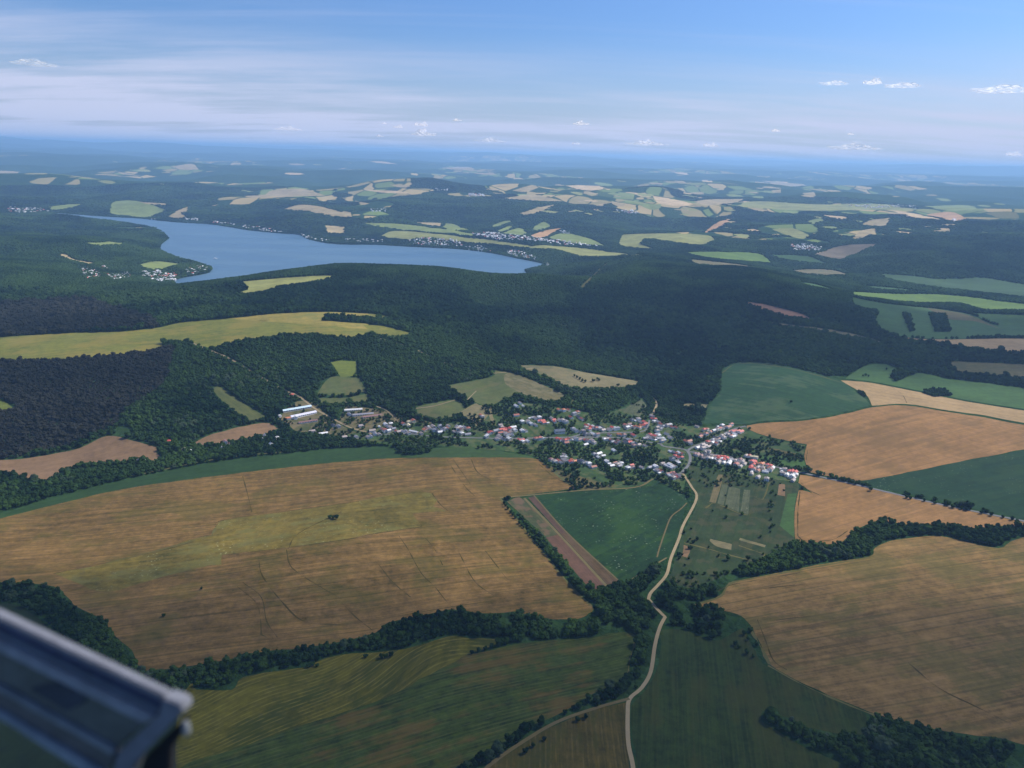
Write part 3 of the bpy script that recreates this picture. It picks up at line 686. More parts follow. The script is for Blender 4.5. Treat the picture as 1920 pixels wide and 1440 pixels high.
ROADS = [
 ('dirt_road', "1188,1500 1187,1440 1178,1393 1177,1335 1181,1310 1203,1290 1220,1260 1228,1210 1237,1177 1247,1157 1233,1143 1216,1123 1220,1112 1233,1098 1250,1077 1258,1047 1273,1010 1281,985 1306,935 1296,912 1284,893 1279,886", 5.0, M_DIRT, 'pale winding dirt road from the bottom edge up to the village'),
 ('road', "1279,886 1292,870 1294,855 1289,846 1300,838 1345,820 1375,805 1398,799", 6.5, M_ASPH, 'grey paved road through the north east end of the village'),
 ('road', "1289,846 1280,842 1245,837 1237,832 1208,828 1178,822 1127,820 1070,820 1020,821 975,822 930,822", 6.0, M_ASPH, 'grey main street of the village'),
 ('road', "1070,820 1090,815 1127,812 1163,811 1203,809 1213,803 1216,795 1218,788", 5.0, M_ASPH, 'narrow upper street of the village'),
 ('road', "1291,847 1320,850 1350,854 1390,861 1420,867 1452,875 1497,885 1560,899 1640,917 1760,945 1920,977 2060,1004", 6.5, M_ASPH, 'grey paved road leaving the village between the wheat fields'),
 ('road', "700,816 760,813 800,817 850,820 930,822", 5.0, M_ASPH, 'street through the western houses of the village'),
 ('dirt_road', "360,643 397,658 430,672 457,688 477,700 530,730 560,743 593,768 633,790 660,803 690,811 700,816", 6.0, M_DIRT, 'pale farm road down the slope past the long barns'),
 ('track', "713,635 773,653 827,678 868,690 907,700 950,698", 4.0, M_DIRT, 'pale track along the ridge between woods'),
 ('track', "920,680 950,692 975,693 1000,690", 4.0, M_DIRT, 'pale track at the edge of the dry meadow'),
 ('track', "938,934 1000,928 1100,919 1190,914 1225,898", 4.0, M_EARTH, 'track between the stubble field and the green field'),
 ('track', "1288,943 1276,955 1258,970 1246,1000 1236,1030 1232,1045", 2.5, M_EARTH, 'faint track across the green field'),
 ('track', "983,934 1047,1001 1137,1099", 5.0, M_EARTH, 'tan track between the narrow parcels'),
 ('track', "1001,929 1063,999 1161,1090", 3.0, M_EARTH, 'track at the edge of the green field with white flowers'),
 ('track', "1180,1310 1107,1331 1040,1356 973,1396 917,1436 850,1500", 4.5, M_EARTH, 'dim field track in front of the ochre field'),
 ('track', "247,893 333,875 400,862 467,853 530,848", 4.0, M_DRYGRASS, 'track beside the tree belt in the valley'),
 ('track', "560,838 600,832 640,829 720,827", 4.0, M_DRYGRASS, 'pale grass track behind the green strip'),
 ('track', "1250,1046 1230,1058 1200,1077 1175,1092", 3.0, M_EARTH, 'track below the flecked green field'),
 ('track', "913,590 1040,607 1160,627 1273,648", 7.0, M_DRYGRASS, 'long forest road along the wooded slope'),
 ('track', "1285,658 1265,670 1247,683", 6.0, M_DRYGRASS, 'short forest road'),
 ('forest_cutting', "1140,493 1120,510 1105,525 1090,540", 14.0, M_DRYGRASS, 'straight cutting through the lakeside wood'),
 ('track', "745,790 725,770 700,760", 3.5, M_DIRT, 'concrete farm lane'),
 ('track', "780,766 815,761 853,750", 3.5, M_DIRT, 'pale path on the pasture above the village'),
 ('track', "876,750 893,733", 3.0, M_DIRT, 'short pale path on the pasture'),
 ('track', "1218,743 1227,748 1231,757 1229,766 1224,777", 6.0, M_DIRT, 'pale curved lane north of the village'),
 ('track', "1068,768 1071,760 1074,750 1090,762 1100,757", 4.0, M_DRYGRASS, 'tan earth patch lane above the village'),
 ('road', "1106,856 1130,861 1175,866", 4.0, M_ASPH, 'lane in front of the lower row of houses'),
 ('road', "1252,895 1270,890 1280,886", 5.0, M_ASPH, 'short lane at the southern houses'),
]
for nm_, s, wd, mt, lb in ROADS:
    strip(nm_, parse(s), wd, mt, lb, cat='road' if 'road' in nm_ else nm_.replace('_', ' '))
# darker tracks and erosion furrows in the crops, pale verges
FUR = ["420,1042 640,1013 700,1001 783,989 790,984", "100,1076 300,1033 400,1004", "404,988 427,974 640,945 773,924",
 "748,1005 765,1030 790,1075 815,1100 835,1125 852,1143", "640,1130 668,1158 700,1183", "537,1030 543,1058 560,1075 600,1100 640,1123",
 "485,1045 492,1080 530,1130 570,1165 640,1172", "790,1000 815,1030 830,1060", "860,1035 890,1090 930,1120", "910,1033 950,1085",
 "445,1100 480,1130 488,1160 490,1190 510,1200", "455,1092 490,1120 500,1165 520,1195", "838,862 870,910 890,930", "850,862 882,908",
 "883,860 895,885 920,900", "810,925 825,945 840,958", "455,893 465,930 472,960", "700,1045 735,1090 770,1120",
 "1010,870 1040,895 1075,912", "1505,835 1514,845 1512,860 1520,882 1530,886", "1500,922 1496,960 1496,1005 1510,1014 1560,1012 1590,995",
 "1502,905 1515,918 1540,930", "1700,766 1780,778 1850,790", "1420,1162 1435,1200 1450,1238 1475,1256", "1380,1112 1430,1104 1490,1097",
 "1330,1118 1368,1098 1420,1088 1500,1074", "1700,1240 1760,1290 1830,1325 1900,1360", "1663,720 1690,738 1700,755", "640,960 560,1000 540,1030",
 "1400,797 1340,785", "1455,1163 1520,1155"]
for s in FUR:
    strip('field_furrow', parse(s), 1.3, M_TRACKDARK, 'dark furrow line across the crop field', off=0.2, cat='furrow', wv=3.0, clear=False)
VERGE = ["1353,700 1380,683 1430,683 1480,691 1530,703 1577,717", "1440,1248 1513,1288 1613,1331 1680,1354", "1404,1176 1427,1214 1443,1246", "1303,1134 1350,1119 1368,1095 1413,1085 1547,1060 1628,1046",
 "1192,1203 1181,1237 1178,1263", "200,1056 300,1031 400,1003", "938,935 1023,1042 1073,1102 1110,1137", "1336,943 1357,950 1385,962 1402,966", "1323,953 1336,943", "397,1004 404,990",
 "1283,1018 1330,1030 1372,1042 1420,1052 1435,1040 1385,1023", "1442,905 1436,925 1430,937 1420,935"]
for s in VERGE:
    strip('grass_verge', parse(s), 3.0, M_DRYGRASS, 'pale dry verge along the field edge', off=0.25, cat='verge', wv=1.7, clear=False)
print('roads', round(time.time()-T0, 1))

# ---------------------------------------------------------------- tree shapes
def leaf_mat(name, c1, c2, tr=0.25):
    m, t = new_mat(name)
    oi = t('ShaderNodeObjectInfo').outputs['Random']
    tcg = t('ShaderNodeTexCoord').outputs['Object']
    gp = t('ShaderNodeNewGeometry').outputs['Position']
    n = t.noise(tcg, 1.3, 2); n2 = t.noise(gp, 1/330, 5, 0.62)
    f = t.math('ADD', t.math('MULTIPLY', oi, 0.55), t.math('ADD', t.math('MULTIPLY', t.math('SUBTRACT', n, 0.5), 0.6), t.math('ADD', t.ramp(n2, 0.40, 0.60, 0, 0.55), t.ramp(t.noise(gp, 1/1300, 3, 0.6), 0.42, 0.58, -0.1, 0.35))))
    f = t.math('SUBTRACT', f, 0.12)
    c = t.mix(t.ramp(f, 0, 1.3, 0, 1, False), c1, c2)
    d = t('ShaderNodeBsdfDiffuse', {'Color': c}); tl = t('ShaderNodeBsdfTranslucent', {'Color': c})
    mx = t('ShaderNodeMixShader', {0: tr, 1: d.outputs[0], 2: tl.outputs[0]})
    t('ShaderNodeOutputMaterial', {0: mx.outputs[0]})
    return m
M_LEAF = leaf_mat('leaves_green', (0.004, 0.018, 0.007), (0.058, 0.106, 0.022))
M_LEAFTINT = leaf_mat('leaves_reflection_tint', (0.018, 0.020, 0.015), (0.050, 0.048, 0.032))  # grey-brown tint of a window reflection, put into the leaf colour
M_LEAFP = leaf_mat('leaves_pale', (0.035, 0.060, 0.028), (0.075, 0.105, 0.055))
M_BARK = plain('bark', (0.12, 0.09, 0.06))
def crown_mesh(name, seed, blobs=9, sub=2, leaves=260, w=0.5, mat=M_LEAF, hgt=1.0):
    """unit crown: width about 1, base near z=0.15, top at z=hgt; lumps plus loose leaf clumps"""
    rd = random.Random(seed); bm = bmesh.new()
    cs = [(0, 0, 0.52*hgt, 0.36)]
    for i in range(blobs):
        a = rd.uniform(0, 6.28); q = rd.uniform(0.16, 0.34)*w*2; z = rd.uniform(0.32, 0.82)*hgt
        cs.append((q*math.cos(a), q*math.sin(a), z, rd.uniform(0.15, 0.25)))
    for (x, y, z, r_) in cs:
        g = bmesh.ops.create_icosphere(bm, subdivisions=sub, radius=r_)['verts']
        ph = [rd.uniform(0, 9) for _ in range(3)]
        for v in g:
            c = v.co; k = 1+0.22*math.sin(c.x*19+ph[0])*math.sin(c.y*21+ph[1])+0.16*math.sin(c.z*25+ph[2])+rd.uniform(-.07, .07)
            v.co = Vector((c.x*k+x, c.y*k+y, c.z*k*0.9+z))
    for i in range(leaves):
        x, y, z, r_ = rd.choice(cs); d = Vector((rd.gauss(0, 1), rd.gauss(0, 1), rd.gauss(0, 1))).normalized()
        p = Vector((x, y, z))+d*r_*rd.uniform(0.95, 1.3)
        t1 = Vector((rd.gauss(0, 1), rd.gauss(0, 1), rd.gauss(0, 1))).normalized(); t2 = d.cross(t1)
        s = rd.uniform(0.025, 0.055)
        vv = [bm.verts.new(p+t1*s), bm.verts.new(p+t2*s), bm.verts.new(p-t1*s), bm.verts.new(p-t2*s)]
        bm.faces.new(vv)
    me = bpy.data.meshes.new(name); bm.to_mesh(me); bm.free(); me.materials.append(mat)
    return me
def trunk_mesh(seed):
    rd = random.Random(seed); bm = bmesh.new()
    def limb(p0, p1, r0, r1, n=6):
        d = (p1-p0).normalized(); a = d.orthogonal().normalized(); b = d.cross(a)
        rings = [[bm.verts.new(p+(a*math.cos(k*6.283/n)+b*math.sin(k*6.283/n))*r) for k in range(n)] for p, r in ((p0, r0), (p1, r1))]
        for k in range(n): bm.faces.new((rings[0][k], rings[0][(k+1) % n], rings[1][(k+1) % n], rings[1][k]))
    limb(Vector((0, 0, -0.03)), Vector((0, 0, 0.3)), 0.05, 0.035); limb(Vector((0, 0, 0.3)), Vector((0.02, 0, 0.6)), 0.035, 0.015)
    for i in range(4):
        a = i*1.6+rd.uniform(-.3, .3); limb(Vector((0, 0, 0.27+0.03*i)), Vector((0.22*math.cos(a), 0.22*math.sin(a), 0.5)), 0.02, 0.008, 5)
    me = bpy.data.meshes.new('trunk'); bm.to_mesh(me); bm.free(); me.materials.append(M_BARK); return me
CROWNS = [crown_mesh('crown', s, blobs=8+s % 3, leaves=320) for s in range(5)]
CROWNSP = [crown_mesh('crown', 20+s, blobs=9, leaves=420, mat=M_LEAFP) for s in range(2)]
TRUNK = trunk_mesh(3)
LOW = [crown_mesh('crown', 40+s, blobs=5, sub=2, leaves=60) for s in range(4)]
LOWTINT = [crown_mesh('crown', 60+s, blobs=5, sub=2, leaves=60, mat=M_LEAFTINT) for s in range(3)]

# ---------------------------------------------------------------- where trees stand
def jitter(r0, r1, sp, amax):
    xs = np.arange(-r1*math.sin(amax), r1*math.sin(amax), sp); ys = np.arange(r0*0.7, r1, sp)
    X, Y = np.meshgrid(xs, ys); X = X.ravel(); Y = Y.ravel()
    r = np.hypot(X, Y); k = (r >= r0) & (r < r1) & (np.abs(np.arctan2(X, Y)) < amax); X, Y = X[k], Y[k]
    return X+rng.uniform(-.45, .45, len(X))*sp, Y+rng.uniform(-.45, .45, len(Y))*sp
NOT = [w for k, w in polys if k != 'copse']
COPSE = [w for k, w in polys if k == 'copse']
def free_wood(X, Y, margin):
    ok = np.ones(len(X), bool)
    offs = [(0, 0)] + ([(margin, 0), (-margin, 0), (0, margin), (0, -margin)] if margin else [])
    inc = np.zeros(len(X), bool)
    for w in COPSE: inc |= pip(X, Y, w)
    for dx, dy in offs:
        for w in NOT:
            ii = np.nonzero(ok)[0]; hit = pip(X[ii]+dx, Y[ii]+dy, w); ok[ii[hit]] = False
    bare = np.zeros(len(X), bool)
    for w in BARE: bare |= pip(X, Y, w)
    ok &= ~bare
    ok |= inc
    ii = np.nonzero(ok)[0]; ok[ii[pip(X[ii], Y[ii], LAKE_D)]] = False
    return ok
BARE_PX = [parse("1315,785 1340,770 1600,752 1640,738 1700,748 1940,782 1940,815 1700,777 1640,775 1400,808 1315,802"), parse("1560,704 1640,706 1940,750 1940,795 1700,750 1560,724"), parse("1395,800 1450,815 1516,830 1520,885 1503,884 1505,840 1440,826 1395,806")]
BARE = [on_ground(p_[:, 0], p_[:, 1]) for p_ in BARE_PX]
def off_roads(X, Y, extra=2.5):
    ok = np.ones(len(X), bool)
    for w, wd in road_lines:
        x0, y0 = w.min(0)-20; x1, y1 = w.max(0)+20
        ii = np.nonzero((X > x0) & (X < x1) & (Y > y0) & (Y < y1))[0]
        if len(ii): ok[ii[seg_dist(X[ii], Y[ii], w, False) < wd/2+extra]] = False
    return ok
bands = [(500, 2400, 7.0, 0.88, 5.2), (2400, 4200, 9.5, 1.2, 3.0), (4200, 6500, 13.5, 1.65, 0), (6500, 11000, 25, 2.9, 0)]
TX, TY, TS = [], [], []
for r0, r1, sp, sc, mg in bands:
    X, Y = jitter(r0, r1, sp, R(38.5)); k = free_wood(X, Y, mg); X, Y = X[k], Y[k]; k = off_roads(X, Y); X, Y = X[k], Y[k]
    TX.append(X); TY.append(Y); TS.append(sc*rng.uniform(0.6, 1.0, len(X))*np.where(rng.uniform(0, 1, len(X)) < 0.12, 1.7, 1.15))
TX = np.concatenate(TX); TY = np.concatenate(TY); TS = np.concatenate(TS)
dens = vnoise(TX/90, TY/90, 51)+0.5*vnoise(TX/35, TY/35, 52)
TS *= 1+0.35*dens
gap = (np.hypot(TX-190, TY-1080) < 230) & (vnoise(TX/38, TY/38, 55)+0.6*vnoise(TX/15, TY/15, 56) < -0.27)
TX, TY, TS = TX[~gap], TY[~gap], TS[~gap]
kr = np.ones(len(TX), bool); w0, wd0 = road_lines[0]; nn = np.nonzero(TY < 1600)[0]; kr[nn[seg_dist(TX[nn], TY[nn], w0, False) < 12]] = False
TX, TY, TS = TX[kr], TY[kr], TS[kr]
fa = farm(TX, TY); kf = ~((fa > 0.56) & (np.hypot(TX, TY) > 6300)); TX, TY, TS = TX[kf], TY[kf], TS[kf]
print('forest points', len(TX), round(time.time()-T0, 1))
TZ = height(TX, TY)
P3 = np.column_stack([TX, TY, TZ])
ppx, ppy, pz = project(P3)
vis = (ppx > -10) & (ppx < 1930) & (ppy > 300) & (ppy < 1450) & (pz > 0)
tint_px = parse("-400,560 0,570 160,560 290,600 300,615 0,632 -400,640 -400,700 0,677 283,658 330,650 310,720 250,760 215,800 130,840 0,862 -400,880")  # outline of the woods whose leaves carry the reflection tint
is_tinted = pip(ppx, ppy, tint_px) & (TY < 3600)
# individual trees: the 290 that show largest
bar_px = parse("-50,1090 360,1300 370,1460 -50,1460")
cand = np.nonzero(vis & ~pip(ppx, ppy, bar_px) & (np.hypot(TX, TY) < 1500))[0]
solo_px = parse("""625,972 619,972 631,973 378,1105 307,1156 587,1248 595,1250 580,1251 723,1233 733,1231 715,1234 885,1226 898,1222 910,1219 922,1215 935,1211 948,1208 957,1204
1083,917 1078,913 1180,1275 1192,1290 1075,1330 1060,1338 1083,1352 1098,1347 1020,1388 1000,1400 985,1412 1385,1215 1400,1226 1412,1233 1395,1190 1402,1200 1378,1210
1395,1060 1388,1068 1402,1050 1342,1078 1365,1050 1112,1108 1110,1112 945,945 952,955 958,962 966,972 974,982 982,990 990,1000 998,1008 1006,1018 1014,1026 1022,1035 1030,1043
1038,1052 1046,1060 1054,1068 1062,1077 1070,1085 1078,1093 1086,1101 1093,1107 1100,1110 948,950 962,967 978,986 994,1004 1010,1022 1026,1039 1042,1056 1058,1073 1074,1089 1090,1104
1520,884 1535,888 1545,891 1556,893 1568,897 1576,900 1590,902 1597,906 1605,908 1612,906 1630,913 1632,920 1700,934 1706,936 1733,940 1752,945 1776,948 1786,952 1802,955 1812,957 1840,963 1858,967 1880,971 1897,975 1907,979
1077,706 1082,709 1087,712 1092,715 1097,717 1112,716 1120,712 1123,714 1133,703 1138,704 1159,724 1443,820 1483,755 1662,693 1623,705 1628,707 1618,706 686,1233""")
sw = on_ground(solo_px[:, 0], solo_px[:, 1])
order = cand[np.argsort(np.hypot(np.hypot(TX[cand], TY[cand]), 650))]
pick = order[:298-len(sw)]
is_ind = np.zeros(len(TX), bool); is_ind[pick] = True

def gn_scatter(name, X, Y, Z, S, meshes, label, cat, kind='stuff', HS=None):
    n = len(X)
    me = bpy.data.meshes.new(name); me.vertices.add(n)
    me.vertices.foreach_set('co', np.column_stack([X, Y, Z]).astype(np.float32).ravel())
    a = me.attributes.new('sz', 'FLOAT', 'POINT'); a.data.foreach_set('value', S.astype(np.float32))
    a = me.attributes.new('hz', 'FLOAT', 'POINT'); a.data.foreach_set('value', (S if HS is None else HS).astype(np.float32))
    a = me.attributes.new('rt', 'FLOAT', 'POINT'); a.data.foreach_set('value', rng.uniform(0, 6.28, n).astype(np.float32))
    a = me.attributes.new('ix', 'INT', 'POINT'); a.data.foreach_set('value', rng.integers(0, len(meshes), n).astype(np.int32))
    ob = bpy.data.objects.new(name, me); col.objects.link(ob)
    ng = bpy.data.node_groups.new(name, 'GeometryNodeTree')
    ng.interface.new_socket('Geometry', in_out='INPUT', socket_type='NodeSocketGeometry')
    ng.interface.new_socket('Geometry', in_out='OUTPUT', socket_type='NodeSocketGeometry')
    t = N(ng); gi = t('NodeGroupInput'); go = t('NodeGroupOutput')
    jn = t('GeometryNodeGeometryToInstance')
    objs = []
    for k, m_ in enumerate(meshes):
        so_ = bpy.data.objects.new('tree_form', m_); objs.append(so_)
        oi = t('GeometryNodeObjectInfo'); oi.inputs['Object'].default_value = so_; oi.inputs['As Instance'].default_value = True
        t.l.new(oi.outputs['Geometry'], jn.inputs[0])
    def attr(nm, ty): 
        nd = t('GeometryNodeInputNamedAttribute', data_type=ty); nd.inputs[0].default_value = nm; return nd.outputs[0]
    sz = attr('sz', 'FLOAT'); rt = attr('rt', 'FLOAT'); ix = attr('ix', 'INT')
    rot = t('ShaderNodeCombineXYZ', {2: rt}).outputs[0]
    iop = t('GeometryNodeInstanceOnPoints', {'Points': gi.outputs[0], 'Instance': jn.outputs[0], 'Pick Instance': True, 'Instance Index': ix, 'Rotation': rot, 'Scale': t('ShaderNodeCombineXYZ', {0: sz, 1: sz, 2: attr('hz', 'FLOAT')}).outputs[0]})
    # geometry to instance wraps everything once: use join instead
    t.l.new(iop.outputs[0], go.inputs[0])
    jg = t('GeometryNodeJoinGeometry')
    for nd in [x for x in ng.nodes if x.bl_idname == 'GeometryNodeObjectInfo']: t.l.new(nd.outputs['Geometry'], jg.inputs[0])
    t.l.new(jg.outputs[0], iop.inputs['Instance']); ng.nodes.remove(jn)
    md = ob.modifiers.new('scatter', 'NODES'); md.node_group = ng
    return tag(ob, label, cat, kind=kind)
BASE = 11.5     # metres per unit crown
rest = ~is_ind
sel = rest & is_tinted
gn_scatter('woods', TX[sel], TY[sel], TZ[sel]-1.5, TS[sel]*BASE, LOWTINT, 'dark woods at the left edge, window reflection tint put in the leaf colour', 'woods')
mid = rest & ~is_tinted & (TY < 3000); fr = rest & ~is_tinted & (TY >= 3000)
gn_scatter('woods', TX[mid], TY[mid], TZ[mid]-1.5, TS[mid]*BASE, CROWNS+LOW, 'dark green woods and tree belts around the fields and the village', 'woods')
gn_scatter('woods', TX[fr], TY[fr], TZ[fr]-2.0, TS[fr]*BASE, LOW, 'dark blue green forest on the ridges around the lake', 'woods', HS=TS[fr]**0.2*np.interp(TY[fr], [3000, 4500, 7000, 11000], [13, 12, 10, 9]))
# pale willows mixed into the near belts
pm = mid & (TY < 2100) & (rng.uniform(0, 1, len(TX)) < 0.10*(vnoise(TX/70, TY/70, 91) > 0.22))
gn_scatter('pale_woods', TX[pm], TY[pm], TZ[pm]-1.0, TS[pm]*BASE*1.15, CROWNSP, 'scattered pale grey green trees within the near tree belts', 'woods')

# individual trees
def belt_of(px, py):
    if py > 1330 and px > 1380: return 'tree in the belt along the bottom right corner'
    if px > 1240 and px < 1430 and py > 1120: return 'tree of the dark copse right of the dirt road bend'
    if py > 1330 and px < 1300: return 'tree in the thin hedge beside the dim field track'
    if px > 1200 and py > 1050: return 'tree beside the dirt road below the village'
    if px > 1400: return 'tree in the belt between the two tan fields'
    if px > 1120: return 'tree in the clump left of the dirt road bend'
    if px > 600: return 'tree in the dark belt below the brown stubble field'
    if px > 270: return 'tree at the left end of the stubble belt'
    return 'tree on the slope behind the blurred metal bar'
tree_no = 0
def add_tree(x, y, z, s, label, group, pale=False, cat='tree'):
    global tree_no
    e = bpy.data.objects.new('tree', None); e.location = (x, y, z); e.rotation_euler = (0, 0, random.uniform(0, 6.28)); e.scale = (s, s, s*random.uniform(0.9, 1.15))
    col.objects.link(e); tag(e, label, cat, group)
    c = bpy.data.objects.new('crown', (CROWNSP if pale else CROWNS)[tree_no % (2 if pale else 5)]); c.parent = e; col.objects.link(c)
    t = bpy.data.objects.new('trunk', TRUNK); t.parent = e; col.objects.link(t)
    tree_no += 1
for i in pick:
    pale = random.random() < 0.1
    b = belt_of(ppx[i], ppy[i])
    add_tree(TX[i], TY[i], TZ[i], TS[i]*BASE, ('pale grey green ' if pale else 'dark green ')+b, b, pale)
HEDGE = 'hedge trees between the stubble field and the narrow parcels'
for (x, y), (px, py) in zip(sw, solo_px):
    if 940 <= px <= 1115 and 940 <= py <= 1115: lb, gr, s = 'bushy tree in the hedge beside the narrow parcels', HEDGE, 6.5
    elif px > 1515 and py < 985 and py > 880: lb, gr, s = 'round dark tree along the road between wheat fields', 'roadside trees between the wheat fields', 7
    elif px < 1000 and 1195 < py < 1260: lb, gr, s = 'dark bush at the top of the olive field', 'bushes on the olive field', 6
    elif px < 640 and py < 980: lb, gr, s = 'dark round bush alone in the weedy strip of the stubble field', 'bushes in the weedy strip', 7
    elif px < 400: lb, gr, s = 'small dark bush alone in the brown stubble field', 'lone bushes in the stubble', 4.5
    elif px > 1370 and py > 1180 and py < 1240: lb, gr, s = 'dark bush on the green field below the copse', 'bushes below the copse', 6
    elif px > 1330 and 1040 < py < 1090: lb, gr, s = 'dark tree at the lower end of the village meadow', 'trees at the meadow end', 8
    elif px < 1200 and py < 730: lb, gr, s = 'dark bush on the dry meadow above the village', 'bushes on the dry meadow', 8
    elif px > 1440 and py < 850: lb, gr, s = 'lone dark tree on the fields north east of the village', 'lone trees in the eastern fields', 8
    else: lb, gr, s = 'dark bush beside the dim field track', 'bushes beside the field track', 6
    add_tree(x, y, gz(x, y)-0.3, s*random.uniform(0.85, 1.25), lb, gr)
print('trees', round(time.time()-T0, 1))

# ordinals from the left inside each small tree group
_gr = {}
for o_ in list(col.objects):
    if o_.get('category') == 'tree': _gr.setdefault(o_['label'], []).append(o_)
ORD = ['first', 'second', 'third', 'fourth', 'fifth', 'sixth', 'seventh', 'eighth', 'ninth', 'tenth', 'eleventh', 'twelfth', 'thirteenth', 'fourteenth', 'fifteenth', 'sixteenth', 'seventeenth', 'eighteenth', 'nineteenth', 'twentieth']
ORD += ['twenty-'+w_ for w_ in ORD[:9]]+['thirtieth']+['thirty-'+w_ for w_ in ORD[:9]]
for lb, os_ in _gr.items():
    lb = lb.replace('pale grey green', 'pale') if len(os_) > 1 else lb
    if 1 < len(os_) <= 39:
        pp_ = project(np.array([list(o_.location) for o_ in os_]))[0]
        for k_, q_ in enumerate(np.argsort(pp_)): os_[q_]['label'] = f"{lb}, {ORD[k_]} from the left"

